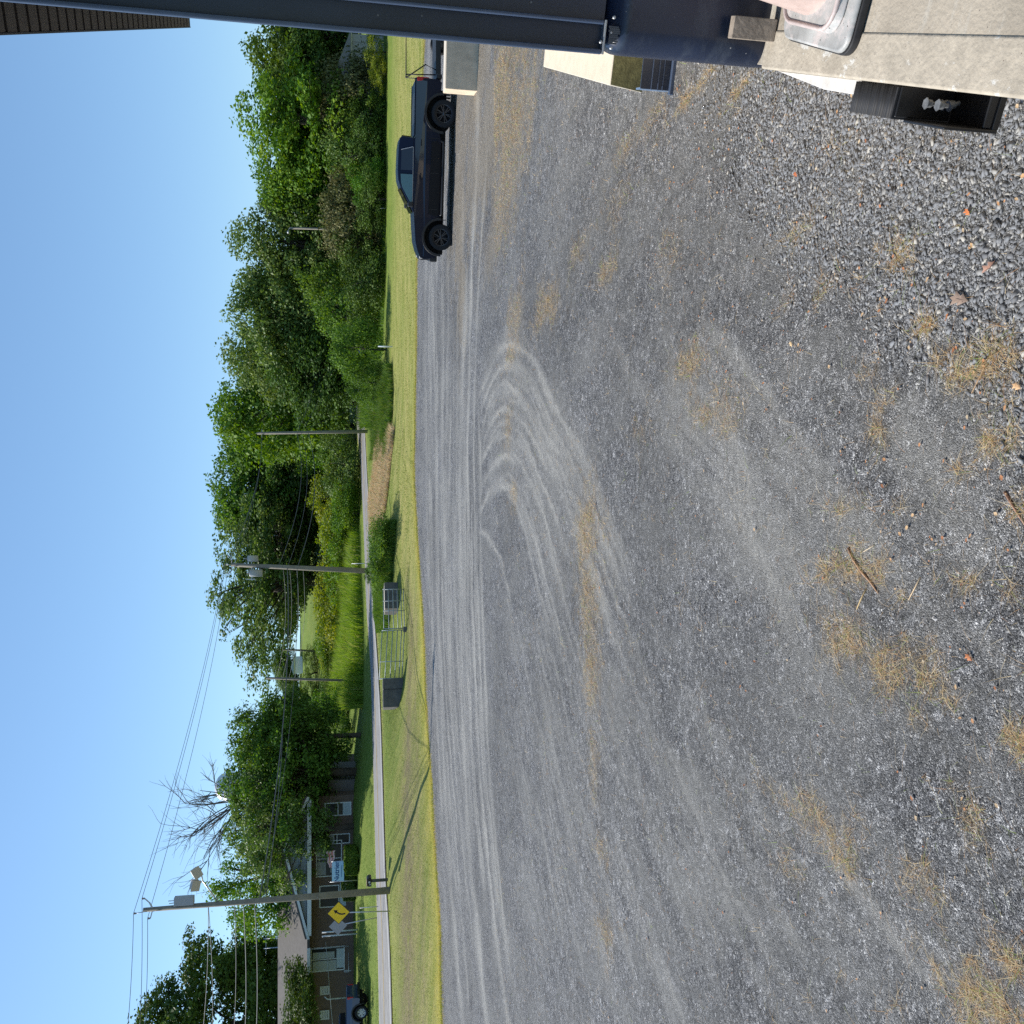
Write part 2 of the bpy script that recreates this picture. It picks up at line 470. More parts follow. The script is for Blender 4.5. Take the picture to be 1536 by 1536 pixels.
    big = ramp(noise(.22, 5, None, .6), [(.35, .8), (.65, 1.18)])
    g = mix(1.0, g, big, 'MULTIPLY')
    # packed, dusty wheel tracks
    dn = ramp(noise(16, 8, mapped((.6, 1.0, 1)), .85), [(.34, .1), (.56, 1)])
    dustc = ramp(noise(70, 5, None, .75), [(.3, (.28, .272, .25)), (.55, (.43, .42, .385)), (.8, (.6, .575, .52))])
    streak = ramp(noise(2.2, 6, mapped((.12, 2.2, 1), .0), .7), [(.35, .45), (.6, 1)])
    df = math_('MULTIPLY', math_('MULTIPLY', attr('dust'), dn), 1.0)
    df = math_('MULTIPLY', df, mixf(n, l, streak, .6))
    g = mix(df, g, dustc)
    # bits of dead grass
    sn = ramp(noise(22, 9, None, .9), [(.44, 0), (.54, 1)])
    strawc = ramp(noise(60, 4, None, .8), [(.3, (.2, .15, .08)), (.55, (.4, .3, .16)), (.75, (.5, .43, .28))])
    g = mix(math_('MULTIPLY', math_('MULTIPLY', attr('straw'), sn), .4), g, strawc)
    gn = ramp(noise(24, 6, None, .8), [(.5, 0), (.6, 1)])
    l.new(g, b.inputs['Base Color'])
    hA = n.new('ShaderNodeMath'); hA.operation = 'MULTIPLY'; hA.inputs[1].default_value = -1.0; l.new(vA.outputs['Distance'], hA.inputs[0])
    hB = n.new('ShaderNodeMath'); hB.operation = 'MULTIPLY'; hB.inputs[1].default_value = -1.2; l.new(vB.outputs['Distance'], hB.inputs[0])
    hs = n.new('ShaderNodeMath'); hs.operation = 'ADD'; l.new(hA.outputs[0], hs.inputs[0]); l.new(hB.outputs[0], hs.inputs[1])
    hr = n.new('ShaderNodeMath'); hr.operation = 'ADD'; l.new(hs.outputs[0], hr.inputs[0]); l.new(sepA.outputs[1], hr.inputs[1])
    bp = n.new('ShaderNodeBump'); bp.inputs['Strength'].default_value = .75; bp.inputs['Distance'].default_value = .012
    l.new(hr.outputs[0], bp.inputs['Height']); l.new(bp.outputs[0], b.inputs['Normal'])
    return m
def mixf(n, l, v, lo):
    x = n.new('ShaderNodeMapRange'); x.inputs[3].default_value = lo; x.inputs[4].default_value = 1.0
    l.new(v, x.inputs[0]); return x.outputs[0]

# ------------------------------------------------------------------ terrain sheet
def grow(start, step, fac, lim):
    out = []; x = start
    while abs(x) < lim:
        step *= fac; x += step; out.append(x)
    return out
xs = np.array(sorted([-v for v in grow(64, .9, 1.22, 3500)] + list(np.arange(-64, 64.1, .75)) + grow(64, .9, 1.22, 3500)))
ys = np.array(sorted([-v for v in grow(20, 2, 1.25, 3500)] + list(np.arange(-20, 30, 2.5)) + list(np.arange(30, 125, .6)) + grow(125, .8, 1.2, 3500)))
XX, YY = np.meshgrid(xs, ys)
fx, fy = XX.ravel(), YY.ravel()
fz = ground_z(fx, fy) - 0.012
inl = (fy < lot_y(fx) - .7) & (np.abs(fx) < 69)
fz = np.where(inl, fz - 0.06, fz)
near_noise = (np.sin(fx * 1.7 + np.sin(fy * 1.3)) * np.sin(fy * 2.1 + fx * .4)) * .03 * (fy > 40)
far = np.hypot(fx, fy - 60)
fz = fz + near_noise * (road_uv(fx, fy)[0] > 1.5) + smooth(100, 500, far) * (6 * np.sin(fx * .011 + 1) * np.sin(fy * .009))
nx, ny = len(xs), len(ys)
ii = (np.arange(ny - 1)[:, None] * nx + np.arange(nx - 1)[None, :]).ravel()
faces = np.stack([ii, ii + 1, ii + nx + 1, ii + nx], 1)
dl = fy - lot_y(fx)
rd, _ = road_uv(fx, fy)
side_near = dl < 22
dry = np.clip(smooth(14, 3, dl) * .9 + smooth(-6, 12, fx) * smooth(28, 14, dl) * .9, 0, 1)
dry = np.maximum(dry, smooth(2.2, .3, rd) * .8)
edge = smooth(2.3, .5, dl) * smooth(.3, .9, smooth(8, -8, fx) * .6 + .45)
bare = (np.exp(-((dl - 5.2) / 1.3) ** 2) + .6 * np.exp(-((dl - 3.1) / .5) ** 2)) * smooth(-1, -7, fx) * .85 + .8 * smooth(1.1, .3, rd)
ground = np_mesh('ground', np.stack([fx, fy, fz], 1), faces, build_grass_mat(), rndattr={'dry': dry, 'edge': edge, 'bare': np.clip(bare, 0, 1)}, smooth_=True)
tag(ground, kind='structure')

# ------------------------------------------------------------------ wheel tracks, dead grass patches (world metres)
TR = []
def track(pts, w, s):
    p = np.array([G(x, y)[:2] for x, y in pts])
    # smooth it
    p3 = resample(np.c_[p, np.zeros(len(p))], 5)[:, :2]
    TR.append((p3, w, s, rnd.random() * 6.28, .5 + 1.1 * rnd.random()))
track([(716, 150), (716, 240), (707, 400), (703, 600), (701, 720), (708, 900), (716, 1100), (732, 1300), (762, 1536), (800, 1800)], .30, 1.0)
track([(700, 420), (692, 600), (690, 760), (690, 900), (694, 1100), (706, 1300), (730, 1536), (760, 1800)], .55, .75)
track([(727, 150), (730, 240), (719, 400), (712, 600), (711, 740), (716, 860), (719, 1000), (728, 1150), (748, 1350), (775, 1536)], .16, .8)
track([(652, 70), (650, 200), (648, 400), (652, 560), (655, 700), (655, 850), (660, 1000), (668, 1200), (682, 1400), (694, 1536)], .6, .6)
track([(664, 500), (664, 600), (664, 700), (670, 900), (680, 1100)], .7, .6)
track([(643, 70), (640, 300), (638, 500), (640, 700), (644, 900)], .8, .4)
arcs = [
    [(715, 599), (725, 578), (746, 534), (769, 516), (798, 542), (816, 586), (845, 635), (871, 682)],
    [(720, 656), (735, 604), (759, 573), (780, 599), (813, 646), (840, 682), (860, 729), (885, 790)],
    [(719, 628), (730, 590), (754, 552), (775, 556), (800, 590), (826, 632), (852, 690), (878, 740)],
    [(717, 703), (738, 667), (756, 648), (777, 667), (798, 698), (824, 750), (845, 807), (863, 865)],
    [(718, 690), (736, 640), (757, 612), (779, 632), (806, 676), (832, 720), (856, 776), (876, 830), (900, 900)],
    [(720, 734), (738, 706), (756, 682), (772, 693), (793, 724), (816, 776), (829, 828), (846, 900)],
    [(715, 781), (730, 750), (746, 729), (767, 734), (782, 760), (803, 812), (821, 877), (838, 950)],
    [(716, 800), (728, 805), (746, 828), (756, 865), (770, 920)],
]
def fan(A, B, n, w0, w1, s0, s1, cut=.35):
    """many thin irregular wheel marks between two guide lines"""
    A = resample(np.c_[np.array(A, float), np.zeros(len(A))], 4)[:, :2]; B = resample(np.c_[np.array(B, float), np.zeros(len(B))], 4)[:, :2]
    k = 26
    ia = np.linspace(0, len(A) - 1, k); ib = np.linspace(0, len(B) - 1, k)
    a = np.stack([np.interp(ia, range(len(A)), A[:, c]) for c in (0, 1)], 1); b = np.stack([np.interp(ib, range(len(B)), B[:, c]) for c in (0, 1)], 1)
    for q in range(n):
        t = (q + rnd.random() * .9) / n; dt = (rnd.random() - .5) * .12
        i0 = int(rnd.random() * cut * k); i1 = k - int(rnd.random() * cut * k)
        u = np.linspace(0, 1, k)[:, None]
        pts = a + (b - a) * np.clip(t + dt * (u - .5), -.05, 1.05)
        track([tuple(p_) for p_ in pts[i0:i1:2]], w0 + (w1 - w0) * rnd.random(), s0 + (s1 - s0) * rnd.random())
for a in arcs:
    track(a, .10, .9)
    track([(x + 3.5, y + 3) for x, y in a[1:-1]], .05, .7)
# the swept bundle of turning marks, inner to outer, and the long marks they open into
OUT_ = [(716, 590), (728, 566), (748, 528), (770, 508), (800, 536), (822, 584), (850, 636), (878, 690), (915, 770), (960, 870), (1010, 980), (1070, 1120)]
INN_ = [(716, 800), (728, 770), (742, 742), (752, 730), (764, 742), (778, 775), (794, 830), (812, 900), (832, 990), (856, 1090), (884, 1200), (915, 1320)]
fan(OUT_, INN_, 26, .06, .14, .3, .8, .45)
fan([(722, 860), (740, 1000), (765, 1180), (800, 1400), (830, 1600)], [(900, 850), (950, 980), (1010, 1120), (1085, 1290), (1190, 1480), (1260, 1600)], 46, .04, .12, .15, .5, .5)
fan([(900, 500), (960, 600), (1030, 720), (1110, 860), (1200, 1000), (1300, 1150)], [(1000, 430), (1130, 560), (1260, 700), (1380, 850), (1500, 1000), (1600, 1120)], 18, .06, .18, .12, .42, .5)
for a in arcs[:6]: track(a[1:], .38, .3)
fan([(672, 560), (664, 700), (662, 900), (672, 1100), (690, 1300), (715, 1536)], [(716, 560), (720, 700), (724, 900), (732, 1100), (748, 1300), (778, 1536)], 14, .1, .3, .5, .95, .4)
fan([(640, 80), (636, 500), (640, 900), (655, 1200), (680, 1536)], [(700, 160), (700, 500), (698, 900), (715, 1200), (745, 1536)], 16, .12, .4, .25, .6, .3)
fan([(760, 900), (790, 1100), (830, 1300), (880, 1536)], [(1100, 1050), (1190, 1200), (1300, 1350), (1450, 1536)], 26, .05, .2, .12, .4, .5)
for a in ([(1085, 660), (1110, 700), (1125, 760), (1130, 830)],
          [(1345, 590), (1380, 660), (1420, 740), (1450, 800), (1500, 900)],
          [(985, 560), (1030, 620), (1080, 690), (1120, 790), (1180, 900), (1230, 1040)]):
    track(a, .22, .55)
def dust_at(x, y):
    out = np.zeros(len(x))
    x, y = (x + .05 * np.sin(y * 1.3 + x * .7) + .02 * np.sin(y * 9.1 + x * 5), y + .05 * np.sin(x * 1.1 + .8 * y) + .018 * np.sin(x * 11 + y * 4))
    for p, w, s, ph, fq in TR:
        lo = p.min(0) - 4 * w; hi = p.max(0) + 4 * w
        m = np.where((x > lo[0]) & (x < hi[0]) & (y > lo[1]) & (y < hi[1]))[0]
        if not len(m): continue
        d2 = np.full(len(m), 1e9); X = x[m]; Y = y[m]; al = np.zeros(len(m)); acc = 0.0; tot = np.linalg.norm(np.diff(p, axis=0), axis=1).sum()
        for i in range(len(p) - 1):
            a = p[i]; ab = p[i + 1] - a
            t = np.clip(((X - a[0]) * ab[0] + (Y - a[1]) * ab[1]) / (ab @ ab + 1e-9), 0, 1)
            nd = (X - a[0] - t * ab[0]) ** 2 + (Y - a[1] - t * ab[1]) ** 2; ln = float(np.hypot(*ab)); c_ = nd < d2; d2 = np.where(c_, nd, d2); al = np.where(c_, acc + t * ln, al); acc += ln
        ww = w * (1 + .3 * np.sin(al * fq * 2.3 + ph * 2)); fade = smooth(0, .12, al / tot) * smooth(1, .82, al / tot) if w < .28 else 1.0
        out[m] = np.maximum(out[m], s * fade * (.74 + .26 * np.sin(al * fq + ph)) * np.exp(-d2 / (ww * ww)))
    return np.clip(out * 1.4, 0, 1.2)
SP = []   # straw patches: centre, half sizes (along x, y), strength
def patch(ix, iy, rx, ry, s):
    """rx: pixels across the picture's x (depth), ry: pixels along iy"""
    c = np.array(G(ix, iy)[:2]); a = np.array(G(ix - rx, iy)[:2]); b = np.array(G(ix + rx, iy)[:2]); d = np.array(G(ix, iy - ry)[:2])
    SP.append((c[0], c[1], abs(d[0] - c[0]) * .85, abs(a[1] - b[1]) / 2 * .85, s))
for q in [(745, 130, 30, 50, 1), (770, 190, 30, 60, .9), (715, 130, 24, 70, 1.2), (735, 200, 40, 80, 1.1), (760, 280, 28, 60, .6), (745, 350, 25, 50, .45), (690, 300, 8, 120, 1), (685, 160, 12, 60, 1), (692, 440, 5, 70, .7), (820, 462, 16, 26, .8), (905, 412, 14, 18, .9),
          (775, 470, 12, 40, .5), (880, 800, 16, 55, .9), (885, 900, 14, 80, .85), (890, 1010, 12, 70, .8), (892, 1130, 9, 60, .5), (910, 1400, 12, 30, .8), (905, 1280, 8, 20, .6),
          (762, 640, 5, 40, .4), (768, 530, 8, 20, .6), (770, 740, 5, 20, .5), (1030, 550, 26, 22, .9), (1060, 620, 30, 25, .7), (1090, 640, 25, 14, .5), (960, 650, 10, 14, .5), (865, 380, 12, 20, .5),
          (1280, 860, 45, 28, 1), (1270, 960, 45, 45, 1.0), (1330, 1000, 40, 45, .8), (1390, 1010, 30, 35, .6), (1240, 1240, 32, 30, .9), (1265, 1290, 28, 25, .8), (1455, 1230, 22, 45, 1), (1430, 1180, 18, 18, .6),
          (1485, 1500, 60, 38, 1.0), (1515, 1440, 30, 25, .8), (1390, 490, 24, 14, 1), (1450, 560, 30, 22, .7), (1410, 540, 18, 14, .7), (1500, 540, 30, 30, .8), (1350, 380, 20, 22, .9), (1330, 600, 20, 20, .6),
          (1315, 650, 22, 20, .8), (1490, 660, 28, 22, .8), (1450, 700, 20, 14, .6), (1455, 870, 22, 16, .7), (1520, 890, 20, 20, .6), (1190, 350, 30, 20, .6), (1180, 450, 14, 24, .5), (1255, 230, 12, 10, .6),
          (1060, 115, 60, 8, 1.2), (1120, 122, 30, 8, 1.2), (980, 180, 30, 20, .5), (940, 220, 25, 25, .45), (1420, 1040, 30, 18, .5), (1380, 1080, 22, 14, .5), (1530, 1110, 25, 18, .8), (1300, 560, 30, 20, .4), (1350, 760, 18, 14, .4),
          (930, 300, 30, 40, .3), (1000, 380, 30, 40, .3), (700, 90, 22, 30, 1), (1150, 1180, 25, 15, .4), (1270, 760, 30, 12, .5), (1535, 760, 25, 25, .5), (1240, 430, 25, 20, .4), (1190, 1310, 25, 20, .4), (1400, 1330, 40, 30, .5)]:
    patch(*q)
def straw_at(x, y):
    o = np.zeros(len(x))
    wob = .9 * np.sin(x * 9 + 4 * np.sin(y * 6)) * np.sin(y * 8 + 3 * np.sin(x * 5)) + .35 * np.sin(x * 3.1 + 2 * np.sin(y * 1.9)) + .25 * np.sin(y * 5.3 + x * 2.2)
    for cx, cy, rx, ry, s in SP:
        d = ((x - cx) / rx) ** 2 + ((y - cy) / ry) ** 2
        o = np.maximum(o, s * np.exp(-d * np.maximum(.25, 1 + wob)))
    e = lot_y(x) - y
    o = np.maximum(o, smooth(1.3, 0, e) * (.45 + .3 * np.sin(x * 1.3) * np.sin(x * .41)))
    return np.clip(o, 0, 1.2)

# ------------------------------------------------------------------ gravel lot
gx = np.array(sorted([-v for v in grow(30, .2, 1.3, 66)] + list(np.arange(-30, -9, .13)) + list(np.arange(-9, 9, .065)) + list(np.arange(9, 25, .13)) + grow(25, .2, 1.3, 66)))
gy = np.array(sorted(list(np.arange(-30, 2.4, 3)) + list(np.arange(2.4, 16, .065)) + list(np.arange(16, 50.5, .12))))
XX, YY = np.meshgrid(gx, gy); qx, qy = XX.ravel(), YY.ravel()
dust = dust_at(qx, qy); straw = straw_at(qx, qy)
def lot_z(x, y, d=None):
    if d is None: d = dust_at(x, y)
    e = np.asarray(lot_y(x) - y)
    z = 0.012 * np.sin(x * 2.3 + 1.5 * np.sin(y * 1.1)) * np.sin(y * 2.9 + x) + .006 * np.sin(x * 7.1) * np.sin(y * 8.3) - .022 * d
    gzz = ground_z(x, y)
    return np.where(e < .3, gzz + .01, z * smooth(.3, 1.2, e) + gzz + .01)
qz = lot_z(qx, qy, dust)
nx, ny = len(gx), len(gy)
ii = (np.arange(ny - 1)[:, None] * nx + np.arange(nx - 1)[None, :]).ravel()
cxm = (qx[ii] + qx[ii + 1]) / 2; cym = (qy[ii] + qy[ii + nx]) / 2
hsh = (np.sin(ii * 12.9898) * 43758.5453) % 1.0
keep = cym < lot_y(cxm) + .3 * np.sin(cxm * 2.1) * np.sin(cxm * .7) + .16 * np.sin(cxm * 5.1) + .1 * np.sin(cxm * 11.3 + 1) + (hsh - .5) * .7
ii = ii[keep]
faces = np.stack([ii, ii + 1, ii + nx + 1, ii + nx], 1)
lot = np_mesh('gravel_lot', np.stack([qx, qy, qz], 1), faces, build_gravel_mat(), rndattr={'dust': dust, 'straw': np.clip(straw * (1 + 2.0 * smooth(10, 16, qy)), 0, 2.2)}, smooth_=True)
tag(lot, kind='structure')

# loose stones: coarse chips by the dock wall, finer ones elsewhere
PHI = math.radians(27.9)
DV = np.array([math.sin(PHI), math.cos(PHI)])       # along the warehouse wall, away from the camera
NV = np.array([math.cos(PHI), -math.sin(PHI)])      # into the warehouse
def icos():
    t = (1 + 5 ** .5) / 2
    v = np.array([(-1, t, 0), (1, t, 0), (-1, -t, 0), (1, -t, 0), (0, -1, t), (0, 1, t), (0, -1, -t), (0, 1, -t), (t, 0, -1), (t, 0, 1), (-t, 0, -1), (-t, 0, 1)], float)
    v /= np.linalg.norm(v[0])
    f = np.array([(0, 11, 5), (0, 5, 1), (0, 1, 7), (0, 7, 10), (0, 10, 11), (1, 5, 9), (5, 11, 4), (11, 10, 2), (10, 7, 6), (7, 1, 8), (3, 9, 4), (3, 4, 2), (3, 2, 6), (3, 6, 8), (3, 8, 9), (4, 9, 5), (2, 4, 11), (6, 2, 10), (8, 6, 7), (9, 8, 1)])
    return v, f
octv = np.array([(1, 0, 0), (0, 1, 0), (-1, 0, 0), (0, -1, 0), (0, 0, .8), (0, 0, -.8)], float)
octf = np.array([(0, 1, 4), (1, 2, 4), (2, 3, 4), (3, 0, 4), (1, 0, 5), (2, 1, 5), (3, 2, 5), (0, 3, 5)])
def scatter(name, base, px, py, size, mt, flat=.42, jit=.28, sink=.15, rn=None):
    bv, bf = base; n = len(px); k = len(bv)
    V = bv[None] * (1 + jit * (rs.rand(n, k, 1) - .5) * 2) + jit * .6 * (rs.rand(n, k, 3) - .5)
    sc = np.stack([size * (.8 + .6 * rs.rand(n)), size * (.5 + .35 * rs.rand(n)), size * flat * (.6 + .8 * rs.rand(n))], 1)
    V = V * sc[:, None, :]
    tx = (rs.rand(n) - .5) * .9
    c, s = np.cos(tx), np.sin(tx)
    V = np.stack([V[..., 0], V[..., 1] * c[:, None] - V[..., 2] * s[:, None], V[..., 1] * s[:, None] + V[..., 2] * c[:, None]], -1)
    a = rs.rand(n) * 6.283; c, s = np.cos(a), np.sin(a)
    V = np.stack([V[..., 0] * c[:, None] - V[..., 1] * s[:, None], V[..., 0] * s[:, None] + V[..., 1] * c[:, None], V[..., 2]], -1)
    z = lot_z(px, py) + size * flat * (.5 - sink)
    V = V + np.stack([px, py, z], 1)[:, None, :]
    Fc = (bf[None] + (np.arange(n) * k)[:, None, None]).reshape(-1, bf.shape[1])
    r = rs.rand(n) if rn is None else rn
    return np_mesh(name, V.reshape(-1, 3), Fc, mt, rndattr={'rnd': np.repeat(r, len(bf))})
stone_m = ramp_mat('stone_chips', [(0, (.13, .134, .142)), (.35, (.178, .184, .194)), (.75, (.225, .232, .245)), (.92, (.31, .305, .29)), (1, (.42, .4, .36))], rough=.75, spec=.35)
def wallpts(n, smax, dmax, power=1.0):
    s = 1.2 + rs.rand(n) * (smax - 1.2); w = rs.rand(n) ** power * dmax
    p = s[:, None] * DV[None] - w[:, None] * NV[None]
    return p[:, 0], p[:, 1], s, w
cubv = np.array([(x, y, z) for z in (-1, 1) for y in (-1, 1) for x in (-1, 1)], float) * .8
cubf = np.array([(0, 2, 1), (1, 2, 3), (4, 5, 6), (5, 7, 6), (0, 1, 5), (0, 5, 4), (1, 3, 7), (1, 7, 5), (3, 2, 6), (3, 6, 7), (2, 0, 4), (2, 4, 6)])
x_, y_, s_, w_ = wallpts(58000, 9.6, 1.9)
kp = (w_ < 1.3 - .13 * np.maximum(0, s_ - 5.5) ** 1.25 + .2 * np.sin(s_ * 3.1) * np.sin(s_ * 1.3) + .7 * (rs.rand(len(w_)) - .45)) & (rs.rand(len(w_)) < 1 - smooth(6.5, 9.5, s_) * .8)
o = scatter('coarse_gravel', (cubv, cubf), x_[kp], y_[kp], .005 + .0155 * rs.rand(kp.sum()) ** 2.4, stone_m, flat=.28, jit=.5)
tag(o, 'coarse blue grey slate chips piled along the foot of the loading dock', 'gravel', kind='stuff')
N = 42000
yy = 3.4 + 12.5 * rs.rand(N) ** 1.5; xx = (rs.rand(N) - .5) * 1.3 * yy
xx2, yy2, s2, w2 = wallpts(9000, 12, 2.6)
xx = np.r_[xx, xx2]; yy = np.r_[yy, yy2]
dd = dust_at(xx, yy); kp = rs.rand(len(xx)) > dd * .8
xx, yy = xx[kp], yy[kp]
o = scatter('fine_gravel', (octv, octf), xx, yy, .003 + .005 * rs.rand(len(xx)) ** 3, stone_m, flat=.6)
tag(o, 'small loose grey stones strewn across the foreground of the gravel lot', 'gravel', kind='stuff')

# ------------------------------------------------------------------ blades (dead grass, lawn, reeds)
def blades(name, x, y, z, h, w, mt, lean=.35, seg=2, rn=None, sway=None):
    n = len(x)
    a = rs.rand(n) * 6.283; ln = lean * (.4 + 1.2 * rs.rand(n))
    dx, dy = np.cos(a), np.sin(a)
    if sway is not None: dx = dx * .6 + sway[0]; dy = dy * .6 + sway[1]
    b = rs.rand(n) * 6.283; sx, sy = np.cos(b) * w * .5, np.sin(b) * w * .5
    rows = []
    for k in range(seg + 1):
        t = k / seg
        cx = x + dx * h * ln * t * t * 1.3; cy = y + dy * h * ln * t * t * 1.3; cz = z + h * t * (1 - .35 * np.minimum(ln, 1.6) * t)
        wd = 1 - t * .85 if k < seg else 0
        if k < seg:
            rows.append(np.stack([cx - sx * wd, cy - sy * wd, cz], 1)); rows.append(np.stack([cx + sx * wd, cy + sy * wd, cz], 1))
        else: rows.append(np.stack([cx, cy, cz], 1))
    V = np.stack(rows, 1); k = V.shape[1]
    f = []
    for j in range(seg - 1):
        f += [(2 * j, 2 * j + 1, 2 * j + 3), (2 * j, 2 * j + 3, 2 * j + 2)]
    f.append((2 * seg - 2, 2 * seg - 1, 2 * seg))
    f = np.array(f)
    Fc = (f[None] + (np.arange(n) * k)[:, None, None]).reshape(-1, 3)
    r = rs.rand(n) if rn is None else rn
    return np_mesh(name, V.reshape(-1, 3), Fc, mt, rndattr={'rnd': np.repeat(r, len(f))})
straw_m = ramp_mat('dead_grass', [(0, (.38, .2, .09)), (.25, (.5, .33, .16)), (.6, (.62, .48, .26)), (.85, (.72, .62, .42)), (.92, (.27, .36, .08))], rough=.8, trans=.25)
N = 1150000
yy = 3.3 + 18 * rs.rand(N) ** 1.7; xx = (rs.rand(N) - .5) * 1.3 * yy
st = straw_at(xx, yy)
clump = (np.sin(xx * 23 + 3 * np.sin(yy * 17)) * np.sin(yy * 29 + 2 * np.sin(xx * 11)) + 1) / 2
kp = rs.rand(N) < np.clip(st - .08, 0, 1.1) * 1.0 * np.clip(clump * 1.7 - .35, .03, 1)
tuft = np.sin(xx * 6.1 + 2.2 * np.sin(yy * 4.7)) * np.sin(yy * 6.7 + 2.6 * np.sin(xx * 3.9)) > .93
kp |= tuft & (rs.rand(N) < .13)
kp |= (rs.rand(N) < .004)
xx, yy = xx[kp], yy[kp]
sz = .014 + .036 * rs.rand(len(xx)) ** 2.2
o = blades('dead_grass_tufts', xx, yy, lot_z(xx, yy) - .002, sz * (1 + yy * .05), np.full(len(xx), 0) + .0022 + .0003 * yy, straw_m, lean=2.3, seg=2)
tag(o, 'tufts of dead yellow grass growing through the gravel', 'dry grass', kind='stuff')
# small fallen leaves
lv = ramp_mat('fallen_leaf', [(0, (.28, .12, .06)), (.35, (.48, .22, .1)), (.65, (.55, .36, .19)), (1, (.5, .42, .3))], rough=.7, trans=.15)
x1, y1, s1, w1 = wallpts(620, 10, 2.6, .8)
yb = 3.6 + 9 * rs.rand(420) ** 1.3; xb = (rs.rand(420) - .5) * 1.2 * yb
lx, ly = np.r_[x1, xb], np.r_[y1, yb]; n = len(lx)
q = np.array([(-1, -.1, .0), (-.35, -.6, .25), (.5, -.5, .1), (1, 0, .45), (.4, .55, .3), (-.4, .5, .35), (0, 0, .0)])
fq = np.array([(0, 1, 6), (1, 2, 6), (2, 3, 6), (3, 4, 6), (4, 5, 6), (5, 0, 6)])
a = rs.rand(n) * 6.283; c, s = np.cos(a), np.sin(a); size = .005 + .014 * rs.rand(n) ** 2.2
V = q[None] * size[:, None, None] * (1 + .3 * (rs.rand(n, 7, 3) - .5))
V = np.stack([V[..., 0] * c[:, None] - V[..., 1] * s[:, None], V[..., 0] * s[:, None] + V[..., 1] * c[:, None], V[..., 2] * (.5 + rs.rand(n)[:, None])], -1)
V += np.stack([lx, ly, lot_z(lx, ly) + .012], 1)[:, None, :]
o = np_mesh('leaf_litter', V.reshape(-1, 3), (fq[None] + (np.arange(n) * 7)[:, None, None]).reshape(-1, 3), lv, rndattr={'rnd': np.repeat(rs.rand(n), 6)})
tag(o, 'small orange brown leaf fragments strewn over the gravel', 'leaf litter', kind='stuff')

# lawn blades beyond the gravel
lawn_m = ramp_mat('lawn_blades', [(0, (.09, .15, .02)), (.35, (.2, .26, .04)), (.7, (.38, .37, .09)), (1, (.58, .47, .18))], rough=.8, trans=.3)
N = 150000
xx = -32 + 66 * rs.rand(N); dl_ = -.25 + 21 * rs.rand(N) ** 1.6; dl_ = np.where(rs.rand(N) < .1, -1.6 + 2.2 * rs.rand(N) ** .5, dl_)
yy = lot_y(xx) + dl_
rd, _ = road_uv(xx, yy); kp = (rd > .35)
xx, yy, dl_ = xx[kp], yy[kp], dl_[kp]
rn_ = np.clip(rs.rand(len(xx)) * .6 + .4 * smooth(4, 0, dl_) + .12 * np.sin(yy * 3.0 + xx * .25), 0, 1)
o = blades('lawn_grass', xx, yy, np.where(dl_ < .2, lot_z(xx, yy) - .005, ground_z(xx, yy) - .02), .035 + .05 * rs.rand(len(xx)) ** 1.5 + .05 * smooth(1.2, 0, dl_), .018, lawn_m, lean=.6, seg=1, rn=rn_)
tag(o, 'mown yellow green grass strip beyond the gravel lot', 'grass', kind='stuff')
N = 60000
yy = 50 + 60 * rs.rand(N); xx = -45 + 50 * rs.rand(N)
rd, _ = road_uv(xx, yy); kp = (rd > .3) & (rd < 26)
xx, yy = xx[kp], yy[kp]
o = blades('far_lawn_grass', xx, yy, ground_z(xx, yy) - .02, .05 + .06 * rs.rand(len(xx)), .03, ramp_mat('far_lawn', [(0, (.06, .13, .015)), (.5, (.11, .2, .03)), (1, (.22, .28, .06))], rough=.8, trans=.3), lean=.5, seg=1)
tag(o, 'short green lawn grass on the slope in front of the brick building', 'grass', kind='stuff')

# ------------------------------------------------------------------ road
asph = mat('asphalt', (.215, .208, .2), .85, noise=.2, nscale=.8, bump=.3, bscale=90, scuff=(1.4, (.11, .108, .105), .56, .66, (1, 1, 1)), speck=(1.6, (.3, .29, .27), .08))
white_p = mat('road_paint', (.62, .62, .6), .7, noise=.15, nscale=14)
def ribbon(name, s0, s1, mt, dz, kind='structure', parent=None):
    n = len(RNs); V = []
    for i in range(n):
        w = RFs[i] - RNs[i]
        for k in range(5):
            s = s0 + (s1 - s0) * k / 4
            p = RNs[i] + w * s; V.append((p[0], p[1], p[2] + dz + .03 * (1 - (2 * s - 1) ** 2)))
    ii = (np.arange(n - 1)[:, None] * 5 + np.arange(4)[None]).ravel()
    o = np_mesh(name, np.array(V), np.stack([ii, ii + 1, ii + 6, ii + 5], 1), mt, smooth_=True, parent=parent)
    if not parent: tag(o, kind=kind)
    return o
road = ribbon('road', 0, 1, asph, .012)
ribbon('lane_line', .055, .078, white_p, .018, parent=road)
ribbon('lane_line', .925, .945, white_p, .018, parent=road)
yellow_p = mat('centre_line_paint', (.5, .36, .12), .7, noise=.2, nscale=10)
ribbon('centre_line', .478, .492, yellow_p, .018, parent=road)
ribbon('centre_line', .508, .522, yellow_p, .018, parent=road)

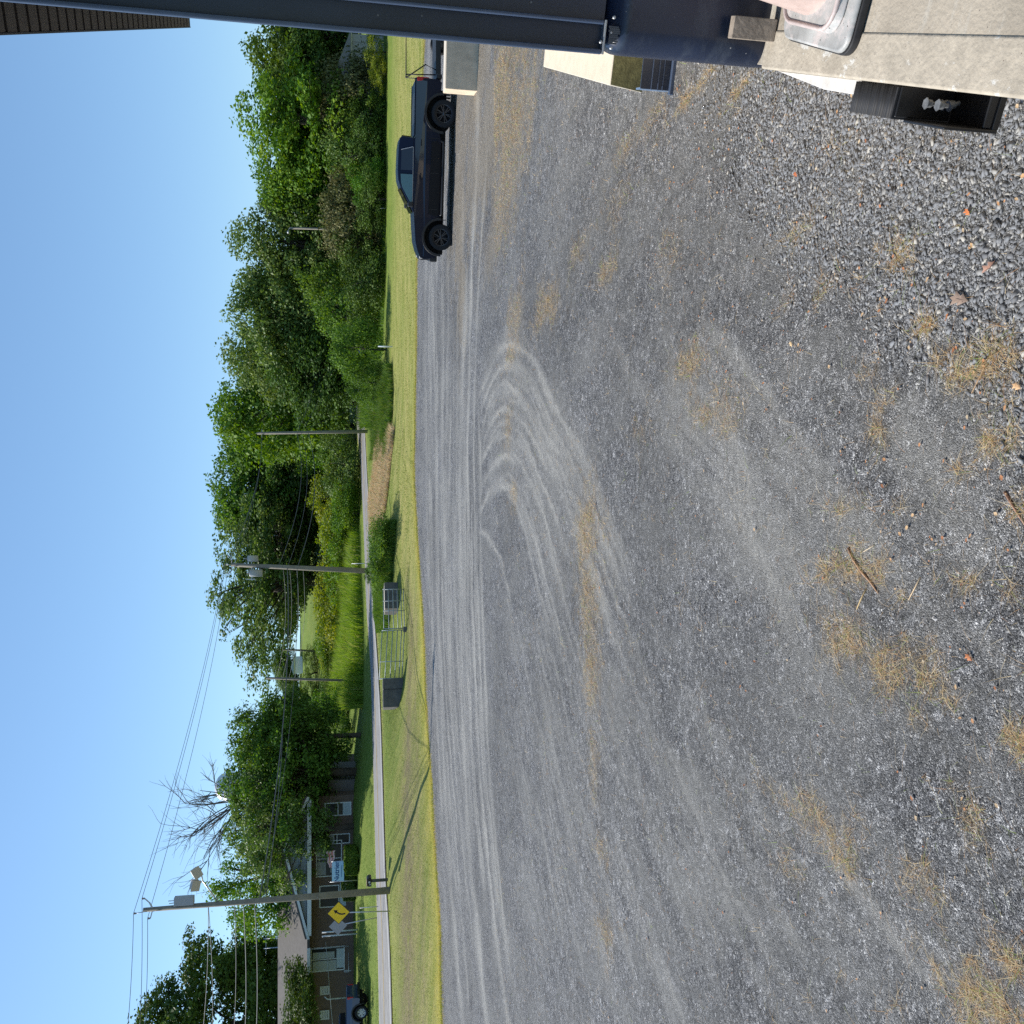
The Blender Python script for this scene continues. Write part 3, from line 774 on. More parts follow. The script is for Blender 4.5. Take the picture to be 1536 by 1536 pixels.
# ------------------------------------------------------------------ foliage
def leaf_quads(C_, D_, size, rng, flat=.65, up=.3):
    """C_ centres, D_ outward directions"""
    n = len(C_)
    nrm = D_ * .75 + rng.normal(size=(n, 3)) * .65 + np.array([0, 0, up])
    nrm /= np.linalg.norm(nrm, axis=1)[:, None]
    t = rng.normal(size=(n, 3)); t -= (t * nrm).sum(1)[:, None] * nrm; t /= np.linalg.norm(t, axis=1)[:, None]
    b = np.cross(nrm, t)
    s = size * (.6 + .8 * rng.rand(n))[:, None]
    bend = nrm * s * .12
    V = np.stack([C_ - t * s * .5, C_ + b * s * .5 * flat - bend, C_ + t * s * .5, C_ - b * s * .5 * flat - bend], 1)
    return V.reshape(-1, 3), np.arange(4 * n).reshape(-1, 4)
def crown_points(rng, nb, rx, rz, zc, rb, shape='round', per=200, thin=.5, droop=0.0, hollow=.5):
    bl = []
    while len(bl) < nb:
        p = rng.uniform(-1, 1, 3)
        r = np.linalg.norm(p)
        if r > 1 or r < hollow: continue
        if shape == 'cone':
            lim = (1 - (p[2] + 1) / 2) ** .8
            if math.hypot(p[0], p[1]) > lim + .05: continue
        if shape == 'dome' and p[2] < -.75: continue
        bl.append(p)
    bl = np.array(bl)
    wob = 1 + .2 * np.clip(rng.randn(nb), -1.5, 1)
    cen = np.stack([bl[:, 0] * rx * wob, bl[:, 1] * rx * wob, zc + bl[:, 2] * rz * (1 + .1 * np.clip(rng.randn(nb), -1.5, 1))], 1)
    pts, dirs, rv = [], [], []
    for c in cen:
        R_ = rb * (.6 + .8 * rng.rand())
        m = int(per * (R_ / rb) ** 2)
        d = rng.normal(size=(m, 3)); d /= np.linalg.norm(d, axis=1)[:, None]
        r = R_ * (thin + (1 - thin) * rng.rand(m)) * (1 + .25 * np.sin(d[:, 0] * 5 + d[:, 2] * 4))
        q = c + d * r[:, None] * np.array([1.15, 1.15, .78])
        if droop: q[:, 2] -= droop * np.abs(rng.randn(m)) * R_
        pts.append(q); dirs.append(d); rv.append(np.clip(.5 + .16 * rng.randn() + .2 * rng.randn(m), 0, 1))
    return np.concatenate(pts), np.concatenate(dirs), np.concatenate(rv), cen
def limb_builder(rng, h, cen, trad, nl=14, z0=.0, sway=.3):
    mb = MB()
    top = h * .72
    tp = [(0, 0, -.3), (sway * .2 * rng.randn(), sway * .2 * rng.randn(), h * .2), (sway * rng.randn(), sway * rng.randn(), h * .45), (sway * rng.randn(), sway * rng.randn(), top)]
    mb.tube(tp, [trad * 1.25, trad, trad * .7, trad * .25], 8)
    idx = rng.choice(len(cen), min(nl, len(cen)), replace=False)
    for i in idx:
        e = Vector(cen[i]); zf = min(max(.22, (e.z / h) * .62), .68) * h
        k = (zf - 0) / top
        s = Vector(tp[1]).lerp(Vector(tp[3]), min(1, max(0, (zf - h * .2) / (top - h * .2))))
        mid = s.lerp(e, .5) + Vector((0, 0, .12 * h * rng.rand() * .5))
        mb.tube([s, mid, e], [trad * .38, trad * .22, trad * .06], 5, cap=False)
        for _ in range(2):
            e2 = e + Vector(rng.randn(3) * h * .05); mb.tube([mid.lerp(e, .4), e2], [trad * .12, trad * .03], 4, cap=False)
    return mb
FM = {
    'maple': ramp_mat('maple_leaves', [(0, (0.049, 0.104, 0.017)), (.5, (0.091, 0.173, 0.027)), (1, (0.168, 0.267, 0.040))], rough=.6, spec=.2, trans=.34, obj_var=.2),
    'bright': ramp_mat('bright_leaves', [(0, (0.060, 0.143, 0.018)), (.5, (0.109, 0.230, 0.026)), (1, (0.207, 0.323, 0.045))], rough=.6, spec=.2, trans=.3, obj_var=.16),
    'grey': ramp_mat('grey_leaves', [(0, (0.063, 0.123, 0.027)), (.5, (0.119, 0.195, 0.043)), (1, (0.210, 0.288, 0.073))], rough=.55, trans=.3, obj_var=.15),
    'dark': ramp_mat('dark_leaves', [(0, (0.035, 0.076, 0.017)), (.5, (0.067, 0.126, 0.023)), (1, (0.131, 0.216, 0.037))], rough=.6, spec=.2, trans=.22, obj_var=.15),
    'brown': ramp_mat('brown_leaves', [(0, (.06, .075, .026)), (.5, (.12, .135, .05)), (1, (.21, .2, .09))], rough=.6, spec=.2, trans=.25, obj_var=.15),
    'gold': ramp_mat('yellow_leaves', [(0, (0.092, 0.154, 0.016)), (.5, (0.172, 0.261, 0.027)), (1, (0.322, 0.355, 0.055))], rough=.55, trans=.4, obj_var=.15),
}
bark = mat('bark', (.075, .06, .048), .95, noise=.4, nscale=6, bump=.6, bscale=12)
dead_bark = mat('dead_bark', (.12, .1, .09), .9, noise=.25, nscale=5)
VAR = {}
def make_variant(key, seed, h, rx, rz, zc, nb, rb, per, leaf, shape='round', thin=.45, droop=0, trad=.28, hollow=.5, flat=.65, trunk=True, nl=14):
    rng = np.random.RandomState(seed)
    p, d, r, cen = crown_points(rng, nb, rx, rz, zc, rb, shape, per, thin, droop, hollow)
    k = p[:, 2] > .05
    V, Fc = leaf_quads(p[k], d[k], leaf, rng, flat)
    me = np_mesh('crown', V, Fc, None, rndattr={'rnd': r[k]}).data
    ob = [o for o in COL.objects if o.data is me][0]; bpy.data.objects.remove(ob)
    tm = None
    if trunk:
        to = limb_builder(rng, h, cen, trad, nl).build('trunk', bark); tm = to.data; bpy.data.objects.remove(to)
    lo, hi = V[:, 2].min(), np.percentile(V[:, 2], 99.7)
    VAR[key] = (me, tm, h, (np.percentile(V[:, 0], 99) - np.percentile(V[:, 0], 1)), hi)
make_variant('oak_a', 1, 12, 4.3, 5.3, 6.7, 85, 1.35, 240, .3)
make_variant('oak_b', 2, 12, 4.5, 5.6, 6.4, 100, 1.2, 210, .28, hollow=.45)
make_variant('oak_c', 3, 13, 3.6, 5.9, 7.0, 85, 1.2, 220, .28)
make_variant('airy', 4, 13, 5.6, 5.2, 7.4, 175, .85, 120, .24, thin=.2, hollow=.35, droop=.3, nl=40)
make_variant('hang', 5, 12, 4.5, 4.6, 7.0, 130, .8, 130, .22, thin=.2, hollow=.3, droop=.9, nl=34)
make_variant('oak_big', 14, 19, 6.6, 8.8, 10.3, 150, 1.5, 330, .3, trad=.4)
make_variant('high', 15, 9, 4.4, 1.9, 7.4, 60, .8, 230, .2, trad=.2)
make_variant('bush_a', 6, 4, 2.3, 2.0, 1.95, 34, .72, 210, .15, shape='dome', trad=.08, nl=8)
make_variant('bush_b', 7, 4, 2.1, 2.1, 2.0, 40, .6, 170, .14, shape='dome', trad=.07, thin=.3, droop=.3, nl=8)
make_variant('bush_c', 8, 4, 2.6, 1.8, 1.75, 30, .85, 240, .17, shape='dome', trad=.08, nl=8)
_used = {}
def plant(name, key, fm, iy, vtop, Y, wpx, label, cat, group=None, zbase=None, rot=None, dead=False, depth=1.0, base_z=None):
    x, y, z = at(600, iy, Y)
    ztop = P(vtop, iy, Y)[2]
    if base_z is not None: z = base_z
    me, tm, h, w, top = VAR[key]
    hh = ztop - z
    ww = wpx * Y / F * (1.22 if cat == 'tree' else 1.1)
    e = thing(name, label, cat, (x, y, z), rnd.uniform(0, 6.28) if rot is None else rot, group)
    sxy = ww / w
    e.scale = (sxy, sxy * depth, hh / top)
    k2 = (key, fm)
    if k2 not in _used:
        m2 = me.copy(); m2.name = 'crown'; m2.materials.clear(); m2.materials.append(FM[fm]); _used[k2] = m2
    c = bpy.data.objects.new('crown' if cat != 'shrub' else 'foliage', _used[k2]); COL.objects.link(c); c.parent = e
    if tm:
        t = bpy.data.objects.new('trunk' if cat != 'shrub' else 'stem', tm); COL.objects.link(t); t.parent = e
    return e
GT = 'trees along the back of the lot'
T = [
    ('broadleaf_tree', 'oak_b', 'dark', 62, 420, 84, 130, 'dark green tree with low crown right beside the grey house, nearest the navy door post', GT),
    ('broadleaf_tree', 'oak_a', 'maple', 118, 374, 88, 130, 'round topped tree behind the tailgate end of the black pickup', GT),
    ('broadleaf_tree', 'oak_c', 'bright', 196, 360, 82, 135, 'tall sunlit bright green tree right above the black pickup bed', GT),
    ('broadleaf_tree', 'oak_a', 'bright', 262, 385, 86, 110, 'bright green tree behind the pickup cab, left of the tallest sunlit one', GT),
    ('broadleaf_tree', 'oak_b', 'grey', 318, 392, 92, 90, 'low grey green tree in the dip of the tree line above the pickup hood', GT),
    ('broadleaf_tree', 'oak_c', 'grey', 372, 345, 90, 105, 'tree with a narrow top rising over the dip above the pickup nose', GT),
    ('broadleaf_tree', 'oak_b', 'maple', 436, 376, 98, 110, 'shorter tree left of the narrow topped one, behind the white marker post', GT),
    ('broadleaf_tree', 'oak_a', 'grey', 480, 348, 94, 110, 'pale green round tree above the dark bush by the marker post', GT),
    ('broadleaf_tree', 'oak_c', 'grey', 540, 335, 98, 110, 'tall full tree between the marker post and the bend of the road', GT),
    ('broadleaf_tree', 'oak_a', 'bright', 604, 322, 108, 125, 'tallest light green tree right of the utility pole at the bend', GT),
    ('broadleaf_tree', 'oak_b', 'maple', 664, 336, 132, 90, 'tree just left of the pole at the bend of the road', GT),
    ('broadleaf_tree', 'oak_a', 'maple', 724, 316, 132, 120, 'broad dark tree halfway between two utility poles', GT),
    ('broadleaf_tree', 'oak_c', 'dark', 786, 330, 134, 110, 'dark tree immediately right of the pole with two transformers', GT),
    ('broadleaf_tree', 'oak_b', 'dark', 850, 395, 136, 110, 'dark low crown behind the pole with two transformers', GT),
    ('locust_tree', 'airy', 'grey', 872, 322, 126, 205, 'airy spreading tree with sky showing through its crown', GT),
    ('broadleaf_tree', 'oak_b', 'maple', 640, 420, 118, 100, 'mid height tree whose foliage hangs behind the road bend', GT),
    ('broadleaf_tree', 'oak_c', 'dark', 560, 400, 94, 110, 'shaded inner tree in the dark wood behind the road end', GT),
    ('broadleaf_tree', 'oak_a', 'maple', 700, 400, 128, 110, 'mid height tree in the shaded middle of the wood', GT),
    ('broadleaf_tree', 'oak_b', 'dark', 780, 410, 132, 130, 'dark lower crown below the two tall trees by the transformer pole', GT),
    ('broadleaf_tree', 'oak_b', 'dark', 400, 420, 96, 130, 'dark inner crown behind the pickup nose', GT),
    ('broadleaf_tree', 'oak_b', 'dark', 480, 425, 100, 130, 'dark inner crown between the marker post and the pickup', GT),
    ('broadleaf_tree', 'oak_a', 'dark', 300, 440, 95, 130, 'dark inner crown above the pickup windscreen', GT),
    ('broadleaf_tree', 'oak_a', 'dark', 215, 430, 96, 130, 'dark inner crown behind the bright tree over the pickup', GT),
    ('broadleaf_tree', 'oak_b', 'grey', 1000, 408, 170, 62, 'distant pale tree in the gap of the tree line by the thin poles', GT),
    ('broadleaf_tree', 'oak_a', 'grey', 1030, 425, 180, 60, 'faint distant tree left of the thin pole in the gap', GT),
    ('broadleaf_tree', 'oak_b', 'maple', 1100, 345, 70, 95, 'green tree with full crown at the right side of the dead topped tree', GT),
    ('broadleaf_tree', 'oak_a', 'dark', 1178, 352, 74, 140, 'dark full tree below the dead branches beside the brick building', GT),
    ('broadleaf_tree', 'airy', 'maple', 1155, 338, 69, 170, 'large dark leafy tree shading the lawn at the right end of the brick building', GT),
    ('locust_tree', 'airy', 'grey', 1235, 338, 67, 130, 'loose leafy tree overhanging the right half of the grey gable', GT),
    ('broadleaf_tree', 'oak_c', 'dark', 1210, 400, 70, 90, 'low dark crown wrapped round the trunk below the dead branches', GT),
    ('broadleaf_tree', 'oak_b', 'dark', 140, 440, 98, 130, 'dark inner crown behind the round topped tree over the tailgate', GT),
    ('broadleaf_tree', 'oak_b', 'dark', 640, 395, 122, 110, 'dark inner crown behind the pole at the bend', GT),
    ('broadleaf_tree', 'oak_b', 'dark', 730, 380, 128, 130, 'dark inner crown behind the broad tree between two poles', GT),
    ('broadleaf_tree', 'oak_a', 'dark', 345, 450, 98, 120, 'dark inner crown under the dip of the tree line', GT),
    ('broadleaf_tree', 'oak_b', 'dark', 866, 385, 138, 110, 'dark inner crown behind the airy spreading tree', GT),
    ('weeping_tree', 'hang', 'bright', 1300, 318, 74, 140, 'tree with thin hanging branches behind the brick building roof', GT),
    ('broadleaf_tree', 'oak_b', 'grey', 1062, 405, 108, 50, 'loose yellow green tree at the left side of the gap', GT),
    ('broadleaf_tree', 'oak_big', 'dark', 1520, 206, 88, 205, 'large dark tree rising behind the left end of the brick building', GT),
    ('broadleaf_tree', 'oak_b', 'maple', 1440, 330, 96, 90, 'smaller tree at the right shoulder of the large dark tree', GT),
    ('broadleaf_tree', 'oak_b', 'bright', 1425, 395, 100, 80, 'bright low crown peeping over the brown roof', GT),
]
for (nm, key, fm, iy, vt, Y, w, lab, grp) in T:
    plant(nm, key, fm, iy, vt, Y, w, lab, 'tree', grp)
# conifer in front of the roof (left)
plant('broadleaf_tree', 'high', 'dark', 1546, 418, 62, 165, 'dark high crowned tree reaching in front of the left part of the brown roof', 'tree')
GB = 'shrubs under the tree line'
Bs = [
    ('bush_a', 'gold', 80, 545, 76, 60, 'yellow green shrub in front of the grey house'),
    ('bush_b', 'gold', 112, 553, 75, 46, 'small sunlit shrub left of the grey house'),
    ('bush_c', 'brown', 150, 478, 80, 90, 'tall greyish shrub behind the pickup tailgate'),
    ('bush_b', 'maple', 175, 515, 77, 70, 'dark shrub right behind the pickup bed'),
    ('bush_b', 'grey', 232, 478, 79, 90, 'silvery shrub above the pickup cab roof'),
    ('bush_a', 'dark', 215, 520, 78, 90, 'shaded shrub behind the gap between pickup cab and bed'),
    ('bush_a', 'bright', 275, 520, 77, 60, 'bright shrub left of the pickup cab roof'),
    ('bush_c', 'brown', 330, 480, 80, 90, 'tall shrub with brownish tips above the pickup hood'),
    ('bush_a', 'dark', 300, 535, 76, 80, 'low dark shrub in shade above the windscreen'),
    ('bush_b', 'dark', 375, 500, 80, 90, 'dark shrub above the front bumper of the pickup'),
    ('bush_b', 'maple', 440, 445, 84, 100, 'tall rounded grey green shrub right of the marker post'),
    ('bush_a', 'dark', 430, 510, 78, 100, 'dark low shrub below the rounded grey green one'),
    ('bush_c', 'maple', 525, 494, 72, 70, 'large round bush behind the white marker post'),
    ('bush_a', 'maple', 575, 515, 72, 60, 'left shoulder bush beside the road end'),
    ('bush_b', 'maple', 480, 470, 82, 90, 'arching shrub between the marker post and the tall shrubs'),
    ('bush_c', 'maple', 826, 551, 56.5, 80, 'low round green shrub right of the transformer pole foot'),
    ('bush_b', 'bright', 795, 560, 58, 40, 'sunlit shrub touching the low round green one'),
    ('bush_b', 'dark', 858, 546, 60, 40, 'dark shrub wrapped round the foot of the transformer pole'),
    ('bush_a', 'bright', 660, 430, 112, 90, 'climbing green mass below the wood, left of the pole at the bend'),
    ('bush_b', 'gold', 740, 462, 104, 90, 'bright yellow green vine covered shrub below the dark wood'),
    ('bush_a', 'grey', 700, 478, 101, 90, 'pale shrub on the far verge left of the pole at the bend'),
    ('bush_c', 'gold', 800, 478, 103, 100, 'yellow green shrub under the dark tree by the transformer pole'),
    ('bush_c', 'gold', 900, 470, 106, 100, 'sunny shrub beneath the airy tree'),
    ('bush_a', 'bright', 960, 470, 110, 80, 'green shrub at the right side of the gap in the trees'),
    ('bush_b', 'gold', 985, 478, 110, 70, 'golden shrub beyond the thin leaning pole'),
    ('bush_b', 'bright', 1030, 480, 112, 70, 'light green shrub below the faint distant tree'),
    ('bush_a', 'bright', 1060, 465, 92, 60, 'green shrub left of the thin tall pole'),
    ('bush_b', 'maple', 1100, 470, 84, 60, 'leafy shrub under the right side of the dead topped tree'),
    ('bush_a', 'bright', 1145, 478, 78, 50, 'sunlit shrub at the edge of the lawn right of the brick building'),
    ('bush_a', 'bright', 850, 486, 101, 90, 'bright shrub mass beyond the road right of the transformer pole'),
    ('bush_c', 'bright', 770, 496, 98, 70, 'low light green shrub at the front of the field beyond the road'),
    ('bush_a', 'grey', 1005, 452, 128, 70, 'dull green shrub just below the white barn'),
    ('bush_b', 'maple', 1045, 448, 124, 60, 'dark small shrub between the bare pole and the shading tree'),
    ('bush_b', 'gold', 1075, 500, 92, 50, 'small pale shrub at the lawn corner'),
]
for key, fm, iy, vt, Y, w, lab in Bs:
    plant('shrub', key, fm, iy, vt, Y, w, lab, 'shrub', GB)

# dead crown: bare limbs above the dark tree
rng = np.random.RandomState(21)
dx0, dy0, dz0 = P(358, 1200, 74)
dead = thing('dead_tree', 'tree with bare grey dead limbs spreading above the green crowns', 'tree', (dx0, dy0, gz(dx0, dy0)))
mbd = MB()
def limb(p, d, L, r, depth):
    pts = [p]; q = p.copy(); dd = d.normalized()
    for i in range(4):
        dd = (dd + Vector(rng.randn(3) * .13)).normalized(); q = q + dd * L / 4; pts.append(q.copy())
    mbd.tube(pts, [r, r * .85, r * .7, r * .55, r * .35], 5, cap=False)
    if depth > 0:
        for _ in range(4):
            k = rng.randint(1, 5); nd = (dd + Vector(rng.randn(3) * .55) + Vector((0, 0, .15)))
            limb(pts[k], nd, L * (.45 + .25 * rng.rand()), r * .5, depth - 1)
hb = dz0 - dead.location.z
mbd.tube([(0, 0, -.3), (.1, 0, hb * .5), (0, 0, hb)], [.4, .32, .22], 10)
for ang, L in ((-.9, 4.6), (-.6, 5.0), (-.3, 4.4), (.0, 4.0), (.2, 3.4), (-1.0, 5.2), (-.75, 5.4), (-.45, 4.6), (-.15, 4.2), (.1, 4.3), (.3, 3.6), (-1.25, 5.0), (.55, 2.6)):
    limb(Vector((0, 0, hb * .97)), Vector((math.sin(ang), .3 * rng.randn() * .5, math.cos(ang))), L, .062, 2)
mbd.build('trunk', dead_bark, dead, fix=False)

# ------------------------------------------------------------------ tall grass and reeds
def region(n, iy0, iy1, Y0, Y1, power=1.0):
    iy = iy0 + (iy1 - iy0) * rs.rand(n); Y = Y0 + (Y1 - Y0) * rs.rand(n) ** power
    x = (768 - iy) / F * Y * .985
    return x, Y, iy
reed_m = ramp_mat('reed_blades', [(0, (.09, .17, .02)), (.5, (.17, .3, .035)), (.85, (.28, .38, .06)), (1, (.42, .4, .16))], rough=.7, trans=.4)
x, y, iy = region(52000, 640, 1062, 70, 108)
rd, rz = road_uv(x, y); mid = np.interp(x, RFs[8:-10, 0], RFs[8:-10, 1])
kp = (rd > 4.5) & (y > mid) & (rd < 30); x, y = x[kp], y[kp]
o = blades('tall_reeds', x, y, ground_z(x, y), (1.1 + .9 * rs.rand(len(x))) * (1 + .3 * np.sin(x * .6) * np.sin(y * .4)), .07, reed_m, lean=.45, seg=2, sway=(.3, 0))
tag(o, 'band of tall green reeds on the far side of the road', 'reeds', kind='stuff')
x, y, iy = region(26000, 545, 690, 60, 78)
rd, _ = road_uv(x, y); kp = (rd > 1.0) & (y > np.interp(x, [-5, 3, 8, 20], [61, 63, 66, 70])); mid = np.interp(x, RNs[8:-10, 0], RNs[8:-10, 1]); kp &= y < mid
x, y, iy = x[kp], y[kp], iy[kp]; env = (.3 + .7 * smooth(695, 620, iy)) * (.75 + .4 * np.sin(x * 1.9) * np.sin(y * 1.1 + x))
o = blades('tall_grass', x, y, ground_z(x, y), env * (.55 + .6 * rs.rand(len(x))), .05, ramp_mat('tall_grass', [(0, (.04, .1, .015)), (.6, (.08, .17, .025)), (1, (.2, .24, .06))], rough=.7, trans=.4), lean=.4, seg=2)
tag(o, 'dark green uncut grass in the hollow before the road end', 'tall grass', kind='stuff')
x, y, iy = region(26000, 640, 800, 58, 74)
rd, _ = road_uv(x, y); mid = np.interp(x, RNs[8:-10, 0], RNs[8:-10, 1]); kp = (rd > 1.2) & (y < mid) & (y > 61.5)
x, y = x[kp], y[kp]
o = blades('dry_reeds', x, y, ground_z(x, y), .2 + .3 * rs.rand(len(x)), .05, ramp_mat('dry_reeds', [(0, (.42, .29, .15)), (.5, (.56, .43, .25)), (.85, (.68, .58, .38)), (.95, (.25, .33, .08))], rough=.85, trans=.3), lean=.8, seg=1)
tag(o, 'flattened tan dead reeds between the mown strip and the road', 'dry reeds', kind='stuff')
x, y, iy = region(30000, 780, 950, 53, 66)
mid = np.interp(x, RNs[8:-10, 0], RNs[8:-10, 1]); rd, _ = road_uv(x, y); kp = (rd > .8) & (y < mid) & (y > np.interp(x, [-8, -1], [54.2, 55.5])) & (y < 60.5)
x, y, iy = x[kp], y[kp], iy[kp]; env = (.2 + .55 * smooth(955, 900, iy) * smooth(775, 815, iy)) * (.8 + .35 * np.sin(x * 2.3) * np.sin(y * 1.7 + x))
o = blades('tall_weeds', x, y, ground_z(x, y), env * np.minimum(.5 + .9 * rs.rand(len(x)), np.maximum(.2, 2.2 + .3 * rs.rand(len(x)) - ground_z(x, y))), .05, ramp_mat('weeds', [(0, (.04, .1, .015)), (.5, (.09, .19, .03)), (1, (.2, .28, .06))], rough=.7, trans=.4), lean=.4, seg=2)
tag(o, 'tall green weeds behind the farm gate and concrete block', 'weeds', kind='stuff')
x, y, iy = region(24000, 30, 640, 76, 100)
x = x[:]; k = ~((iy > 40) & (iy < 145) & (y > 74) & (y < 100) & (rs.rand(len(x)) < .9)); x, y = x[k], y[k]
o = blades('undergrowth', x, y, ground_z(x, y), .3 + .9 * rs.rand(len(x)) * smooth(74, 84, y), .08, FM['maple'], lean=.5, seg=1)
tag(o, 'shaded undergrowth at the foot of the tree line', 'undergrowth', kind='stuff')

# ------------------------------------------------------------------ man-made materials
navy = mat('navy_steel', (.02, .03, .055), .32, noise=.25, nscale=2, spec=.5, scuff=(2.5, (.035, .045, .065), .52, .75, (3, 3, .5)), speck=(11, (.2, .21, .22), .05))
navy_lit = mat('navy_lit_edge', (.055, .08, .135), .3, noise=.2, nscale=3)  # paler navy: the light on lit edges is put into the colour
conc = mat('concrete', (.37, .325, .26), .9, noise=.2, nscale=3, bump=.45, bscale=60, scuff=(2.2, (.47, .44, .38), .54, .66, (.5, 3, 1)), speck=(24, (.14, .12, .1), .07))
conc_grey = mat('weathered_concrete', (.68, .55, .4), .95, noise=.18, nscale=2.5, bump=.4, bscale=30, scuff=(2, (.54, .44, .32), .5, .7, (1, 1, .5)), speck=(14, (.25, .2, .15), .09))
conc_dark = mat('dark_concrete', (.11, .105, .1), .95, noise=.35, nscale=3, bump=.5, bscale=20)
moss = mat('mossy_concrete', (.14, .135, .06), .95, noise=.45, nscale=12, bump=.4, bscale=50)
black_rub = mat('black_rubber', (.018, .018, .02), .7, noise=.3, nscale=30)
galv = mat('galvanised_steel', (.42, .44, .46), .45, metal=.6, noise=.15, nscale=12)
pole_wood = mat('pole_wood', (.22, .2, .16), .9, noise=.22, nscale=4, bump=.3, bscale=20)
white_trim = mat('white_trim', (.62, .66, .68), .6, noise=.06, nscale=3)
wire_m = mat('wire', (.09, .1, .11), .6)

def wall_pt(s, n, z): # s metres along the warehouse wall, n metres inwards
    return (DV[0] * s + NV[0] * n, DV[1] * s + NV[1] * n, z)
# ------------------------------------------------------------------ loading dock and warehouse
FZ = H - 1.85
# edge position from the photograph: (ix 1140, iy 108) and (1536, 141) lie on the dock edge
e0 = np.array(G(1140, 108, FZ)[:2]); e1 = np.array(G(1536, 141, FZ)[:2])
S_POST = float(e0 @ DV); N_EDGE = float((e0 @ NV + e1 @ NV) / 2)
WROT = -PHI      # local +Y runs along the wall, +X into the building
def wloc(s, n, z=0): return (DV[0] * s + NV[0] * n, DV[1] * s + NV[1] * n, z)
dock = thing('loading_dock', 'tan concrete loading dock floor with black rubber bumper bolted to its edge', 'loading dock', wloc(0, N_EDGE, 0), WROT)
m = MB()
m.box(.016, 3.6, -4, S_POST + .6, .0, FZ)
m.build('floor_slab', conc, dock, bevel=.004)
m = MB()
m.box(-.0, .16, -4, S_POST - .012, FZ - .12, FZ + .006)
es = m.build('edge_strip', mat('edge_concrete', (.42, .37, .295), .85, noise=.2, nscale=9, bump=.5, bscale=50, scuff=(7, (.62, .6, .55), .58, .63, (2, 1, 1)), speck=(30, (.15, .12, .09), .08)), dock, bevel=.012, seg=3)
# chipped white edge flake
m = MB()
m.add([(-.002, S_POST - .05, 0), (-.05, S_POST - .55, 0), (-.055, S_POST - 1.12, 0), (.0, S_POST - 1.12, 0), (-.002, S_POST - .05, -.012), (-.05, S_POST - .55, -.012), (-.055, S_POST - 1.12, -.012), (.0, S_POST - 1.12, -.012)], [(0, 1, 2, 3), (7, 6, 5, 4), (0, 4, 5, 1), (1, 5, 6, 2), (2, 6, 7, 3), (3, 7, 4, 0)])
fl = m.build('edge_flake', mat('white_flake', (.62, .6, .57), .8, noise=.15, nscale=20), dock, bevel=.003); fl.location = (0, 0, FZ - .06)
# bumper: s from ix 1280 .. 1505
b0 = float(np.array(G(1503, 205, FZ - .27)[:2]) @ DV); b1 = float(np.array(G(1280, 135, FZ - .035)[:2]) @ DV)
bump_o = bpy.data.objects.new('dock_bumper', None); COL.objects.link(bump_o); bump_o.parent = dock
bump_o.location = (-.004, 0, FZ - .035)
bump_o['label'] = 'black laminated rubber bumper with bolted steel end'
LB = b1 - b0; half = b0 + LB * .5
pad_me = None
npad = 26
for k in range(npad):
    y0 = half + (LB * .5) * k / npad; th = (LB * .5) / npad
    j = rnd.uniform(-.004, .004)
    if pad_me is None:
        m = MB(); m.box(-.105, 0, 0, th * .86, -.25, 0); po = m.build('rubber_pad', black_rub, bump_o, bevel=.002, seg=1); pad_me = po.data
    else:
        po = bpy.data.objects.new('rubber_pad', pad_me); COL.objects.link(po); po.parent = bump_o
    po.location = (j, y0, rnd.uniform(-.004, .002))
bb = mat('black_steel', (.012, .012, .013), .4, noise=.3, nscale=20)
m = MB()
m.box(-.105, 0, b0 + .05, half - .004, -.25, -.225)
m.box(-.115, -.103, b0 + .05, half - .004, -.249, -.05)
m.box(-.10, 0, half - .012, half - .004, -.22, -.01); m.box(-.10, 0, b0 + .05, b0 + .06, -.22, -.19)
m.build('steel_bracket', bb, bump_o, bevel=.006)
for yy_, zz_ in ((half - .1, -.07), (b0 + .14, -.07), (half - .07, -.15), (b0 + .2, -.15)):
    m = MB(); M_ = Matrix.Translation((-.045, yy_, zz_))
    m.lathe([(0, -.03), (.007, -.03), (.007, -.012), (.013, -.012), (.013, .006), (.019, .006), (.019, .01), (0, .01)], 6 if zz_ > -.1 else 10, M_ @ Matrix.Rotation(math.radians(0 if zz_ > -.1 else -20), 4, 'Y'), sm=False)
    m.build('bolt', mat('dull_bolt', (.2, .21, .22), .5, metal=.4, noise=.3, nscale=60), bump_o)

wh = thing('warehouse_building', 'navy steel corner post and dark ribbed overhang of the warehouse beside the dock', 'building', wloc(0, N_EDGE, 0), WROT)
# image rows: lower box from floor to ix 905 at the post
zc = P(905, 88, e0[1])[2]
m = MB()
m.box(.0, 1.2, S_POST, S_POST + .35, FZ - .12, zc)
m.build('lower_jamb', mat('navy_jamb', (.013, .02, .042), .3, noise=.35, nscale=1.5, bump=.08, bscale=8, scuff=(3, (.05, .062, .085), .56, .8, (1, 1, 2.5)), speck=(14, (.3, .3, .3), .06)), wh, bevel=.11, seg=8)
ZT = 7.2
m = MB()
m.box(.0, 1.2, S_POST + .05, S_POST + .3, zc + .002, ZT)
m.build('upper_jamb', navy, wh, bevel=.003)
for n0, wd, pr in ((.0, .022, .052), (.118, .017, .05), (.27, .012, .02)):
    m = MB(); m.box(n0, n0 + wd, S_POST + .05 - pr, S_POST + .049, zc + .012, ZT)
    m.build('jamb_flange', navy_lit, wh, bevel=.007, seg=3)
m = MB(); m.box(.001, .138, S_POST - .002, S_POST + .05, zc + .001, zc + .011)
m.build('channel_end', galv, wh, bevel=.002)
for n0, dz in ((.03, -.03), (.09, -.022), (.15, -.028), (.24, -.05), (.05, .02), (.3, -.02)):
    m = MB(); m.lathe([(0, .006), (.006, .005), (.008, 0)], 8, Matrix.Translation((n0, S_POST - .0005, zc + dz)) @ Matrix.Rotation(math.radians(90), 4, 'X')); m.build('screw', galv, wh)
